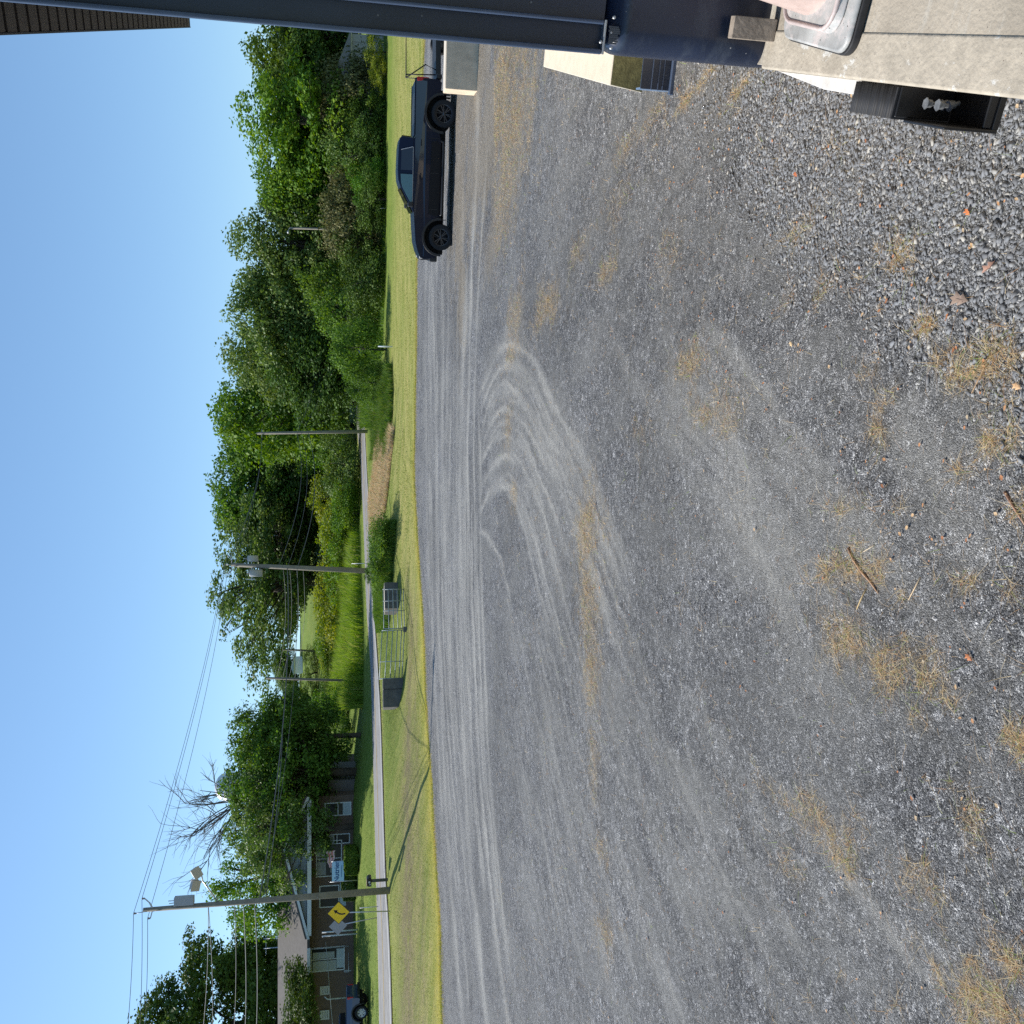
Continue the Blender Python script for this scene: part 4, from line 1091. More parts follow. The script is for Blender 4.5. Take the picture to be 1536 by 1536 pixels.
m = MB()  # torn sealant by the seam
for k in range(9):
    x_ = .045 + k * .008; m.box(x_, x_ + .007, S_POST - .004 - .003 * rnd.random(), S_POST + .001, zc - .05 - .012 * rnd.random(), zc - .018 + .01 * rnd.random())
m.build('sealant_tear', mat('sealant', (.05, .06, .075), .5), wh)
# ribbed siding wall beyond the post and overhang
side_m = mat('dark_siding', (.03, .036, .05), .45)
L_END = 17.0; ns = int((L_END - S_POST - .4) / .3)
sid = None
for k in range(ns):
    y0 = S_POST + .37 + .3 * k
    if sid is None:
        m = MB(); m.prism([(0, 0), (.2, 0), (.225, -.03), (.27, -.03), (.299, 0), (.299, .03), (0, .03)], .0, 4.55)
        o = m.build('siding_panel', side_m, wh); sid = o.data
        # prism extrudes along y; stand it up: local (x,y,z)->(z, x, y)
        for v in sid.vertices: v.co = Vector((v.co.z, v.co.x, v.co.y))
    else:
        o = bpy.data.objects.new('siding_panel', sid); COL.objects.link(o); o.parent = wh
    o.location = (.10, y0, 1.45)
m = MB(); m.box(.06, .3, S_POST + .36, L_END, 0, 1.44); m.build('foundation', conc_grey, wh, bevel=.01)
SOF = H + 2.7
sof_m = mat('brown_soffit', (.085, .072, .066), .55, noise=.15, nscale=4)
q0 = np.array(G(0.5, 50, SOF)[:2]); q1 = np.array(G(317, 38, SOF)[:2])
N_SOF = float((q0 @ NV + q1 @ NV) / 2) - N_EDGE
spn = None
for k in range(int((L_END + 1 - 3) / .3)):
    y0 = 3 + .3 * k
    if spn is None:
        m = MB(); m.prism([(0, 0), (.235, 0), (.245, .05), (.295, .05), (.299, 0), (.299, .06), (0, .06)], N_SOF, .09)
        o = m.build('soffit_panel', sof_m, wh); spn = o.data
        for v in spn.vertices: v.co = Vector((v.co.y, v.co.x, v.co.z))
    else:
        o = bpy.data.objects.new('soffit_panel', spn); COL.objects.link(o); o.parent = wh
    o.location = (0, y0, SOF)
m = MB(); m.box(N_SOF - .02, N_SOF - .001, 3, L_END + 1, SOF - .006, SOF + .2); m.build('fascia', mat('fascia_navy', (.03, .04, .06), .5), wh, bevel=.003)
m = MB(); m.box(N_SOF - .02, 6, -5, L_END + 1, SOF + .22, SOF + .3); m.build('roof', side_m, wh)

# cone with square base
cb = G(1286, 88, FZ); cb2 = G(1160, 52, FZ)
dirv = np.array(cb2[:2]) - np.array(cb[:2]); LC = .62; ang = math.atan2(dirv[1], dirv[0])
ca = thing('traffic_cone', 'large faded orange and white traffic cone with dirty grey base on the dock floor', 'cone', (cb[0], cb[1], FZ + .006), ang)
# local x = away along left edge, local -y = to the right
def rrect(x0, x1, y0, y1, r, n=5):
    out = []
    for cx, cy, a0 in ((x1 - r, y1 - r, 0), (x0 + r, y1 - r, 90), (x0 + r, y0 + r, 180), (x1 - r, y0 + r, 270)):
        for k in range(n + 1):
            a = math.radians(a0 + 90 * k / n); out.append((cx + r * math.cos(a), cy + r * math.sin(a)))
    return out
def slab(mb, poly, z0, z1, inset=0):
    n = len(poly); c = Vector((sum(p[0] for p in poly) / n, sum(p[1] for p in poly) / n))
    v = [(p[0], p[1], z0) for p in poly] + [(c.x + (p[0] - c.x) * (1 - inset), c.y + (p[1] - c.y) * (1 - inset), z1) for p in poly]
    mb.add(v, [tuple(range(n))[::-1], tuple(range(n, 2 * n))] + [(i, (i + 1) % n, n + (i + 1) % n, n + i) for i in range(n)])
m = MB(); slab(m, rrect(0, LC, -LC, 0, .07), 0, .03); m.build('rubber_foot', black_rub, ca, bevel=.006)
gdirty = mat('dirty_grey_plastic', (.34, .34, .33), .45, noise=.4, nscale=5, bump=.6, bscale=9, scuff=(6, (.55, .5, .48), .56, .64, (1, 1, 1)), speck=(26, (.06, .05, .04), .1))
m = MB(); slab(m, rrect(.004, LC - .004, -LC + .004, -.004, .07), .031, .05, .02); slab(m, rrect(.07, LC - .05, -LC + .06, -.06, .09), .051, .085, .06)
m.build('base_plate', gdirty, ca, bevel=.008, seg=3)
pinkm = mat('faded_orange', (.46, .35, .31), .55, noise=.3, nscale=6)
m = MB(); m.tube([(p[0], p[1], .086) for p in rrect(.085, LC - .065, -LC + .075, -.075, .09)] + [rrect(.085, LC - .065, -LC + .075, -.075, .09)[0] + (.086,)], .009, 6); m.build('base_rim', mat('pink_rim', (.5, .42, .4), .5, noise=.3, nscale=10), ca)
whm = mat('reflective_white', (.6, .63, .66), .4, noise=.2, nscale=8)
CX, CY = LC * .56, -LC * .56
rb_, hb_ = .24, 1.05
def cr(z): return rb_ + (.05 - rb_) * z / hb_
zs = [0, .22, .37, .55, .68, hb_]
for i, (a, b_, mm) in enumerate(zip(zs[:-1], zs[1:], (pinkm, whm, pinkm, whm, pinkm))):
    m = MB(); m.lathe([(cr(a), a + .08), (cr(b_), b_ + .0795)], 36, Matrix.Translation((CX, CY, 0)))
    m.build('white_band' if mm is whm else 'orange_body', mm, ca)
m = MB(); m.box(.2, .27, -.24, -.19, .0855, .0875); m.build('red_sticker', mat('red_sticker', (.75, .05, .02), .5), ca)

m = MB()
w0 = G(1150, 70, FZ + .1)
wb = MB(); wb.box(0, .09, -.05, .0, 0, .2)
o = wb.build('wood_block', mat('grey_wood', (.3, .25, .2), .9, noise=.35, nscale=14, bump=.5, bscale=30), None, bevel=.004)
o.location = wloc(S_POST - .06, N_EDGE + .11, FZ + .007); o.rotation_euler = (0, 0, WROT)
tag(o, 'weathered grey wood block standing between the cone and the navy post', 'wood block')

# parking curb block near the dock
k0 = np.array(G(912, 128, .42)[:2]); k1 = np.array(G(813, 100, .42)[:2])
v = k1 - k0; L = float(np.linalg.norm(v)); a = math.atan2(v[1], v[0])
kb = MB()
W_ = .62
kb.add([(0, .0, .42), (L, 0, .42), (L, -W_, .42), (0, -W_, .42), (0, .05, 0), (L, .05, 0), (L, -W_ - .05, 0), (0, -W_ - .05, 0)],
       [(0, 3, 2, 1), (4, 5, 6, 7), (0, 1, 5, 4), (1, 2, 6, 5), (2, 3, 7, 6), (3, 0, 4, 7)])
o = thing('concrete_curb_block', 'low tan concrete curb block with mossy end nearest the dock', 'concrete block', (k0[0], k0[1], -.02), a)
kb.build('body', mat('tan_concrete', (.56, .51, .42), .9, noise=.1, nscale=6, bump=.3, bscale=60), o, bevel=.012)
m = MB(); m.add([(-.004, .046, .02), (-.004, -W_ - .046, .02), (-.004, -W_ + .01, .41), (-.004, -.01, .41)], [(0, 1, 2, 3)]); m.build('mossy_end', moss, o, fix=False)  # moss, with the end face's shade put into the same dark olive

# folded navy guard
g0 = G(1010, 118, 0.0)
gd = thing('steel_guard', 'folded navy steel guard standing on gravel beside the mossy concrete curb', 'steel guard', (g0[0], g0[1], -.01), WROT + .1)
m = MB(); m.box(-.12, .4, -.02, .0, 0, .36); m.build('front_plate', navy, gd, bevel=.004)
m = MB(); m.box(-.12, -.1, .001, .22, 0, .34); m.build('side_plate', mat('navy_lit_plate', (.12, .19, .3), .35, noise=.15, nscale=8), gd, bevel=.004)  # lit side: the light falling on it is put into the paler blue
for z in (.12, .17, .24):
    m = MB(); m.box(-.125, .4, -.032, -.021, z, z + .012); m.build('rib', navy_lit, gd, bevel=.003)
m = MB(); m.box(-.16, .4, -.08, -.02, 0, .06); m.build('foot_flange', navy_lit, gd, bevel=.01)

# large concrete block by the truck tailgate
c0 = G(716, 137, 0); c1 = G(718, 70, 0)
bl = thing('concrete_block', 'large square grey concrete block hiding the trailer behind the black pickup', 'concrete block', (c0[0], c0[1], -.02), math.atan2(c1[1] - c0[1], c1[0] - c0[0]))
hz = P(668, 137, c0[1])[2] + .02
m = MB(); m.box(0, 1.9, 0, .62, 0, hz); m.build('body', conc_grey, bl, bevel=.02)
m = MB(); m.box(.02, 1.88, .02, .6, hz + .001, hz + .006); m.build('sunlit_top', mat('sunlit_concrete', (.62, .55, .44), .9, noise=.1, nscale=5), bl)  # thin top sheet; sunlight on the block is put into its colour

# ------------------------------------------------------------------ pickup truck
def wheel(parent, x, y, z, r, w, tyre, rimm, side):
    t = bpy.data.objects.new('wheel', None); COL.objects.link(t); t.parent = parent; t.location = (x, y, z)
    M_ = Matrix.Rotation(math.radians(90), 4, 'X')
    m = MB(); m.lathe([(r * .66, -w / 2), (r * .93, -w / 2), (r, -w * .36), (r, w * .36), (r * .93, w / 2), (r * .66, w / 2), (r * .62, w * .3), (r * .62, -w * .3), (r * .66, -w / 2)], 36, M_); m.build('tyre', tyre, t)
    sg = 1 if side < 0 else -1
    m = MB(); m.lathe([(r * .66, sg * w * .46), (r * .63, sg * w * .47), (r * .58, sg * w * .3), (r * .55, sg * w * -.1), (0, sg * w * -.12)], 36, M_)
    for k in range(12):
        a = 2 * math.pi * k / 12 + (.1 if k % 2 else -.1)
        R2 = Matrix.Rotation(a, 4, 'Y')
        p0 = R2 @ Vector((r * .1, -sg * w * .3, 0)); p1 = R2 @ Vector((r * .6, -sg * w * .38, 0))
        m.bar(p0, p1, r * .05, r * .07)
    m.lathe([(0, sg * w * .36), (r * .12, sg * w * .35), (r * .14, sg * w * .25)], 16, M_)
    m.build('rim', rimm, t)
    return t
def arc(cx, cz, r, a0, a1, n=9):
    return [(cx + r * math.cos(math.radians(a0 + (a1 - a0) * k / n)), cz + r * math.sin(math.radians(a0 + (a1 - a0) * k / n))) for k in range(n + 1)]
def pickup(name, label, loc, rot, paint, paint2, rimm, group=None):
    """front towards -X, left (near) side towards -Y"""
    t = thing(name, label, 'pickup truck', loc, rot, group)
    t.scale = (1, 1, 1)
    glass = mat('tinted_glass', (.01, .014, .018), .06, spec=.9)
    gl2 = mat('cab_glass', (.05, .11, .12), .05, spec=.9)
    tyre = mat('tyre', (.014, .014, .015), .85)
    trimb = mat('black_trim', (.012, .012, .013), .45)
    W = .98
    XF, XR = -2.76, 2.8       # bumper ends
    wf, wr, wz, wrad = -2.0, 1.71, .41, .41
    zl = .46
    # body side profile (hood + doors + bed), wheel openings cut in
    prof = [(XF + .1, .62), (XF + .05, .95), (XF + .1, 1.1), (XF + .28, 1.19), (-2.2, 1.27), (-1.5, 1.33), (-1.1, 1.36), (.98, 1.36), (.985, 1.32), (2.66, 1.36), (2.70, 1.33), (2.69, .95), (2.67, .60), (2.6, .5)]
    prof += arc(wr, wz + .05, .53, 8, 172)[0:] + [(.8, zl), (-1.4, zl)] + arc(wf, wz + .05, .53, 8, 172) + [(XF + .2, .52)]
    m = MB(); m.prism(prof, -W, W)
    body = m.build('body', paint, t, bevel=.045, seg=3)
    # shoulder: pull the top inwards a little
    for v_ in body.data.vertices:
        if v_.co.z > 1.15: v_.co.y *= .965
        if v_.co.z < .6: v_.co.y *= .97
    # lower door sculpting
    m = MB(); m.prism([(-1.35, .62), (-1.3, .5), (.75, .5), (.9, .62), (.88, .8), (-1.3, .86)], -W - .018, -W - .002); m.build('rocker_panel', paint2, t, bevel=.012)
    m = MB(); m.prism([(-1.35, .62), (-1.3, .5), (.75, .5), (.9, .62), (.88, .8), (-1.3, .86)], W + .002, W + .018)
    m.build('rocker_panel', paint2, t, bevel=.012)
    for s in (-1, 1):
        m = MB(); V0 = [(-2.62, s * (W + .001), .98), (2.60, s * (W + .001), .98), (2.64, s * (W * .966 + .001), 1.335), (-1.1, s * (W * .966 + .001), 1.335), (-2.3, s * (W * .966 + .001), 1.235), (-2.62, s * (W * .966 + .001), 1.12)]
        m.add(V0 + [(a_, b_ - s * .02, c_) for a_, b_, c_ in V0], [(0, 1, 2, 3, 4, 5), (11, 10, 9, 8, 7, 6)] + [(i_, i_ + 6, (i_ + 1) % 6 + 6, (i_ + 1) % 6) for i_ in range(6)])
        m.build('sky_catch_shoulder', mat(paint.name + '_gloss', tuple(paint.node_tree.nodes['Principled BSDF'].inputs['Base Color'].default_value)[:3], .15, coat=.7, spec=.5), t)  # added sloped gloss plate, tilted to catch the sky's reflection
    # wheel arch flares
    for wx in (wf, wr):
        for s in (-1, 1):
            o_ = arc(wx, wz + .05, .60, -5, 185, 14); i_ = arc(wx, wz + .05, .52, -5, 185, 14)
            m = MB(); m.prism(o_ + i_[::-1], s * (W - .03), s * (W + .035)); m.build('fender_flare', trimb, t, bevel=.012)
    # cab
    cab = [(-1.32, 1.34), (-.52, 1.80), (-.3, 1.875), (.0, 1.90), (.7, 1.875), (.93, 1.84), (1.0, 1.78), (.96, 1.35)]
    def tap(z): return .93 - .2 * max(0, (z - 1.34) / .56) ** 1.1
    n = len(cab); vs = [(x, -tap(z), z) for x, z in cab] + [(x, tap(z), z) for x, z in cab]
    m = MB(); m.add(vs, [tuple(range(n)), tuple(range(2 * n - 1, n - 1, -1))] + [(i, n + i, n + (i + 1) % n, (i + 1) % n) for i in range(n)])
    m.build('cab', paint, t, bevel=.05, seg=3)
    # windows
    def win(poly, nm, gm):
        for s in (-1, 1):
            c = len(poly); vs = [(x, s * (tap(z) + .006), z) for x, z in poly] + [(x, s * (tap(z) - .01), z) for x, z in poly]
            m = MB(); m.add(vs, [tuple(range(c)), tuple(range(2 * c - 1, c - 1, -1))] + [(i, c + i, c + (i + 1) % c, (i + 1) % c) for i in range(c)])
            o_ = m.build(nm, gm, t, bevel=.004)
    win([(-1.06, 1.41), (-.52, 1.735), (-.36, 1.775), (-.12, 1.79), (-.13, 1.40)], 'front_window', gl2)
    win([(.0, 1.40), (0.0, 1.785), (.55, 1.775), (.62, 1.74), (.66, 1.44), (.63, 1.40)], 'rear_window', glass)
    for s in (-1, 1):
        m = MB(); m.bar((-1.12, s * (tap(1.39) + .008), 1.39), (.68, s * (tap(1.39) + .008), 1.392), .012, .014); m.bar((.69, s * (tap(1.42) + .008), 1.40), (.6, s * (tap(1.78) + .008), 1.78), .012, .014); m.build('window_trim', galv, t)
    m = MB(); m.add([(-1.27, -.86, 1.385), (-1.27, .86, 1.385), (-.535, .74, 1.80), (-.535, -.74, 1.80)], [(0, 1, 2, 3)]); w_ = m.build('windscreen', glass, t, fix=False); w_.location = (-.02, 0, .018)
    m = MB(); m.add([(1.008, -.78, 1.45), (1.008, .78, 1.45), (1.028, .7, 1.76), (1.028, -.7, 1.76)], [(0, 1, 2, 3)])
    m.build('back_glass', glass, t, fix=False)
    # doors seams, handles
    m = MB()
    for x in (-1.16, -.07, .96):
        m.box(x, x + .012, -W * .966 - .004, -W * .966 + .01, .85, 1.33)
        m.box(x, x + .012, -W - .0195, -W + .01, .55, .84)
    m.build('door_seam', trimb, t)
    for x in (-.28, .72):
        m = MB(); m.box(x, x + .2, -W * .985 - .045, -W * .985 - .01, 1.12, 1.15); m.build('door_handle', paint2, t, bevel=.01)
    for s in (-1, 1):
        m = MB(); m.box(-1.12, -.9, s * .95, s * 1.17, 1.37, 1.56) if s > 0 else m.box(-1.12, -.96, -1.17, -.95, 1.37, 1.56); m.build('side_mirror', trimb, t, bevel=.04, seg=3)
        m = MB(); m.tube([(-1.35, s * 1.02, .48), (-1.3, s * 1.08, .42), (.85, s * 1.08, .40), (.9, s * 1.02, .48)], .045, 10); m.build('running_board', trimb, t)
        m = MB(); m.box(XF + .07, XF + .3, s * .70, s * .945, .98, 1.12) if s > 0 else m.box(XF + .07, XF + .3, -.955, -.7, .98, 1.12); m.build('headlight', mat('headlight', (.5, .48, .46), .15, spec=.8), t, bevel=.02)
        m = MB(); m.box(XF + .2, XF + .34, s * .955 if s > 0 else -.963, .963 if s > 0 else -.955, 1.02, 1.1); m.build('turn_lamp', mat('amber_lamp', (.7, .16, .02), .3), t)
        m = MB(); m.box(2.6, 2.715, (.84 if s > 0 else -.965), (.965 if s > 0 else -.84), .93, 1.3); m.build('tail_light', mat('tail_red', (.5, .015, .02), .2), t, bevel=.01)
        m = MB(); m.box(wr + .55, wr + .57, s * .72, s * .98, .22, .62); m.box(wf + .53, wf + .55, s * .72, s * .98, .25, .6); m.build('mud_flap', trimb, t)
    m = MB(); m.box(XF - .02, XF + .22, -.93, .93, .52, .78); m.box(XF + .02, XF + .1, -.68, .68, .8, 1.1); m.build('front_bumper', trimb, t, bevel=.04, seg=3)
    m = MB(); m.box(XF - .026, XF - .021, -.9, .9, .7, .73); m.build('bumper_trim', galv, t)
    m = MB(); m.box(2.7, 2.84, -.92, .92, .5, .68); m.build('rear_bumper', trimb, t, bevel=.03)
    m = MB(); m.box(1.06, 2.62, -.80, .80, 1.3475, 1.352); m.build('bed_cover', trimb, t)
    m = MB(); m.box(1.03, 2.68, -.935, -.845, 1.352, 1.378); m.box(1.03, 2.68, .845, .935, 1.352, 1.378); m.build('bed_rail', paint, t, bevel=.01)
    m = MB(); m.box(-2.55, 2.4, -.72, .72, .32, .5); m.box(wf - .6, wf + .6, -.7, .7, .501, 1.05); m.box(wr - .6, wr + .6, -.7, .7, .501, 1.05); m.build('chassis', mat('underbody', (.006, .006, .006), .9), t)
    m = MB()
    for k in range(7): m.prism([(2.2 + k * .055, 1.2), (2.235 + k * .055, 1.2), (2.25 + k * .055, 1.27 - (k % 3) * .015), (2.215 + k * .055, 1.27 - (k % 2) * .015)], -W * .966 - .003, -W * .966 + .004)
    m.build('bed_decal', mat('decal', (.7, .7, .7), .5), t)
    m = MB(); m.tube([(-1.0, .3, 1.2), (-.9, .3, 1.42)], .03, 6); m.tube([(-.82 + .17 * math.cos(a) * .35, -.38 + .18 * math.sin(a), 1.38 + .17 * math.cos(a)) for a in np.linspace(0, 6.283, 17)], .018, 5, cap=False); m.build('steering_wheel', trimb, t)
    for s in (-1, 1):
        wheel(t, wf, s * .86, wrad, wrad, .27, tyre, rimm, s); wheel(t, wr, s * .86, wrad, wrad, .27, tyre, rimm, s)
    return t
black_rim = mat('black_rim', (.07, .07, .075), .3, metal=.7)
silver_rim = mat('silver_rim', (.55, .57, .6), .3, metal=.7)
paint_b = mat('dark_navy_paint', (.004, .008, .022), .3, coat=.12, spec=.18)
paint_b2 = mat('black_lower_paint', (.003, .004, .007), .4, spec=.25)
r0 = np.array(G(684, 172, 0)); f0 = np.array(G(678.5, 357, 0))
dvec = r0[:2] - f0[:2]; th = math.atan2(dvec[1], dvec[0]); wb_len = np.linalg.norm(dvec)
u_ = dvec / wb_len; perp = np.array([-u_[1], u_[0]])
ctr = f0[:2] + u_ * 2.0 * (wb_len / 3.71) + perp * .98
tr = pickup('pickup_truck', 'black crew cab pickup truck parked side on by the large concrete block', (ctr[0], ctr[1], -.012), th, paint_b, paint_b2, black_rim)
tr.scale = (wb_len / 3.71, wb_len / 3.71, wb_len / 3.71 * .95)
# second pickup across the road (only its rear shows)
p0 = at(562, 1518, 57)
sy = pickup('pickup_truck', 'dark blue pickup with silver wheels on the lawn before the brick building', (0, 0, 0), math.radians(3), mat('blue_paint', (.015, .035, .1), .25, coat=.6), paint_b2, silver_rim)
sy.scale = (.96, .96, .96)
sy.location = (p0[0] - 1.71 * .96, p0[1] + .8, gz(p0[0] - 1, p0[1] + .8) + .03)

# trailer rails behind the pickup
tr0 = G(668, 112, 0)
ut = thing('utility_trailer', 'black tube railed trailer parked between the pickup tailgate and the concrete block', 'trailer', (P(640, 119, 30.2)[0] + .05, 30.2, 0), math.radians(-2))
blk = mat('black_tube', (.015, .013, .012), .5)
m = MB(); zt = P(609, 100, 30.2)[2]
m.tube([(-.05, 0, .6), (-.05, 0, zt), (3.2, 0, zt)], .022, 8)
m.build('top_rail', blk, ut)
for x in (.28,):
    m = MB(); m.tube([(-.05, 0, zt), (x + .15, 0, .95), (x, 0, .6)], .022, 8); m.build('brace', blk, ut)
m = MB(); m.tube([(.06, 0, zt - .02), (.12, 0, .62)], .02, 8); m.build('rail_post', blk, ut)
m = MB(); m.tube([(3.2, 0, .6), (3.2, 0, zt)], .022, 8); m.build('rail_post', blk, ut)
m = MB(); m.box(-.1, 3.3, -.05, 1.55, .52, .6); m.box(-.1, 3.3, -.08, -.051, .45, .62); m.build('deck', blk, ut, bevel=.01)
wheel(ut, 1.9, -.2, .33, .33, .2, MATS['tyre'], galv, -1); wheel(ut, 1.9, 1.7, .33, .33, .2, MATS['tyre'], galv, 1)
m = MB(); m.bar((-.1, .75, .5), (-.5, .75, .48), .08); m.tube([(-.3, .75, .05), (-.3, .75, .8)], .03, 8); m.build('hitch', blk, ut)

# ------------------------------------------------------------------ farm gates and end blocks
def face_rot(a, b): return math.atan2(b[1] - a[1], b[0] - a[0])
A = at(604, 1060, 49.0); B = at(606, 1017, 49.6)
gb = thing('concrete_block', 'dark two part concrete block at the left end of the farm gate', 'concrete block', A, face_rot(A, B))
Lb = math.hypot(B[0] - A[0], B[1] - A[1]); hA = P(577, 1040, 49.3)[2] - A[2]
hA = max(.8, min(1.15, hA))
for nm, a_, b_ in (('block_half', 0, Lb * .62), ('block_half', Lb * .62 + .015, Lb)):
    m = MB(); m.box(a_, b_, 0, .75, -.3, hA); m.build(nm, conc_dark, gb, bevel=.03)
A = at(600, 912, 52.5); B = at(599, 873, 53.5)
gb2 = thing('concrete_block', 'dark concrete block behind the open right leaf of the farm gate', 'concrete block', A, face_rot(A, B))
Lb = math.hypot(B[0] - A[0], B[1] - A[1])
h2 = max(.7, min(1.1, P(577, 890, 53)[2] - A[2]))
m = MB(); m.box(0, Lb, 0, .8, -.3, h2); m.build('body', conc_dark, gb2, bevel=.03)
m = MB(); m.box(.02, Lb - .02, .01, .79, h2 + .001, h2 + .012); m.build('sunlit_cap', MATS['sunlit_concrete'], gb2)  # sunlit top over shaded sides, both put into the concrete colours
gate_m = mat('gate_steel', (.28, .33, .34), .5, metal=.4, noise=.2, nscale=6)
def gate(name, label, A, B, hgt, nr=6, stiles=(0, .5, 1)):
    t = thing(name, label, 'gate', A, face_rot(A, B)); L = math.hypot(B[0] - A[0], B[1] - A[1])
    zr = [.08 + (hgt - .08) * (k / (nr - 1)) ** 1.25 for k in range(nr)]
    dz = B[2] - A[2]
    for z in zr:
        m = MB(); m.tube([(0, 0, z), (L, 0, z + dz)], .024, 8); m.build('rail', gate_m, t)
    for s in stiles:
        m = MB(); m.tube([(L * s, -.03, .04 + dz * s), (L * s, -.03, hgt + .03 + dz * s)], .026 if s in (0, 1) else .02, 8); m.build('stile', gate_m, t)
    return t
ga = at(605, 1017, 49.8); gm = at(604, 945, 50.2); gc = at(600, 884, 51.2)
gh = P(569, 980, 50)[2] - ga[2]; gh = max(1.1, min(1.45, gh))
gate('farm_gate', 'closed left leaf of the tube farm gate beside the dark two part block', ga, gm, gh, stiles=(0, .35, 1))
gate('farm_gate', 'right leaf of the tube farm gate in front of the shorter concrete block', (gm[0] + .08, gm[1], gm[2]), gc, gh * .93, stiles=(0, .45, .7, 1))
# small dark post foot at the gate meeting point
m = MB(); m.box(-.14, .14, -.12, .12, -.1, .16); o = m.build('gate_stop', conc_dark, None, bevel=.03); o.location = (gm[0] + .04, gm[1] - .1, gm[2]); tag(o, 'small dark stone under the meeting stiles of the farm gate', 'gate stop')
# marker posts and stakes
def rod(name, label, cat, x, y, z, h, r, mt, tilt=(0, 0), group=None):
    t = MB(); t.tube([(0, 0, -.1), (tilt[0] * h, tilt[1] * h, h)], r, 8); o = t.build(name, mt); o.location = (x, y, z); return tag(o, label, cat, group)
p = at(588, 520, 67); rod('marker_post', 'thin white marker post on the mown strip before the big round bush', 'marker post', *p, 1.05, .05, white_trim)
p = at(556, 845, 62); rod('marker_post', 'thin pale guy stake beside the transformer pole foot', 'stake', *p, 1.7, .02, galv)
p = at(584, 313, 76); rod('marker_post', 'thin pale stake at the shade edge above the pickup cab', 'stake', *p, .5, .03, galv)

# ------------------------------------------------------------------ utility poles
def pole(label, iy_top, ix_top, iy_b, Y, r0, r1, parts):
    b = at(560, iy_b, Y); top = P(ix_top, iy_top, Y)
    t = thing('utility_pole', label, 'utility pole', b, 0)
    d = Vector(top) - Vector(b)
    m = MB(); m.tube([(0, 0, -.5), tuple(d * .5), tuple(d)], [r0, (r0 + r1) / 2, r1], 14); m.build('shaft', pole_wood, t)
    def at_(f): return d * f
    for k in parts:
        k(t, at_)
    return t, Vector(b), d
def insul(t, p):
    m = MB(); m.lathe([(.02, 0), (.05, .02), (.025, .05), (.055, .08), (.03, .12), (0, .13)], 12, Matrix.Translation(p)); m.build('insulator', mat('porcelain', (.2, .17, .16), .3), t)
def transformer(t, p, r=.24, h=.75):
    e = bpy.data.objects.new('transformer', None); COL.objects.link(e); e.parent = t; e.location = p
    m = MB(); m.lathe([(0, 0), (r, 0), (r, h), (r * .9, h + .06), (0, h + .08)], 20); m.build('tank', mat('transformer_grey', (.36, .38, .4), .5), e)
    m = MB(); m.lathe([(.03, 0), (.06, .05), (.03, .1), (.05, .15), (0, .2)], 10, Matrix.Translation((0, 0, h + .08))); m.build('bushing', MATS['porcelain'] if 'porcelain' in MATS else galv, e)
def arm_bar(t, a, b, w=.05, nm='bracket'):
    m = MB(); m.bar(a, b, w); m.build(nm, galv, t)
WT = []   # wire attachment points
def p1(t, f):
    top = f(1)
    m = MB(); m.tube([tuple(top + Vector((0, -.16, -.2))), tuple(top + Vector((-.06, -.16, .28)))], .02, 6); m.build('top_pin', galv, t)
    insul(t, top + Vector((-.06, -.16, .26)))
    a1 = top + Vector((.55, -.1, -.08)); a2 = top + Vector((-.35, -.1, -.32))
    arm_bar(t, top + Vector((0, 0, -.42)), top + Vector((.35, -.1, -.28))); arm_bar(t, top + Vector((.35, -.1, -.28)), a1, .04)
    arm_bar(t, top + Vector((0, 0, -.4)), a2, .04)
    insul(t, a1); insul(t, a2)
    # grey cut-out box
    m = MB(); q = f(.80)
    m.box(.12, .48, -.2, .1, 0, .85, Matrix.Translation(q)); m.build('switch_box', mat('box_grey', (.33, .35, .38), .5), t, bevel=.02)
    arm_bar(t, q + Vector((.3, 0, .85)), q + Vector((.3, 0, 1.12)), .03); arm_bar(t, q + Vector((.2, 0, .85)), q + Vector((.2, -.05, 1.08)), .03)
    # flood lights on an arm
    e = bpy.data.objects.new('flood_light', None); COL.objects.link(e); e.parent = t; e.location = f(.70)
    q = Vector((0, 0, 0))
    tp = Vector(P(304, 1321, 43)) - Vector(t.location) - f(.70)
    m = MB(); m.tube([q, tp * .9, tp, tp + Vector((.55, 0, .1))], .03, 6); m.build('arm', galv, e)
    for (ix, iy, rz) in ((292, 1327, .2), (294, 1309, -.5)):
        c = Vector(P(ix, iy, 42.8)) - Vector(t.location) - f(.70)
        m = MB(); M_ = Matrix.Translation(c) @ Matrix.Rotation(rz, 4, 'Y') @ Matrix.Rotation(.5, 4, 'X')
        m.box(-.2, .2, -.14, .14, -.16, .16, M_); m.box(-.24, .24, -.18, -.13, -.2, .2, M_); m.bar(c + Vector((0, 0, -.2)), tp + Vector((.25 if rz < 0 else 0, 0, 0)), .035)
        m.build('lamp_head', mat('lamp_housing', (.5, .45, .38), .5), e, bevel=.02)
    for k in range(18):   # climbing pegs
        if k % 3 == 0:
            z = .3 + k * .02; m = MB(); m.bar(f(z) + Vector((.0, -.12, 0)), f(z) + Vector((.0, -.2, 0)), .02); m.build('staple', galv, t)
pl1, b1_, d1_ = pole('thick leaning utility pole with flood lights and a grey box, beside the yellow sign', 1365, 215, 1337, 43, .165, .095, [p1])
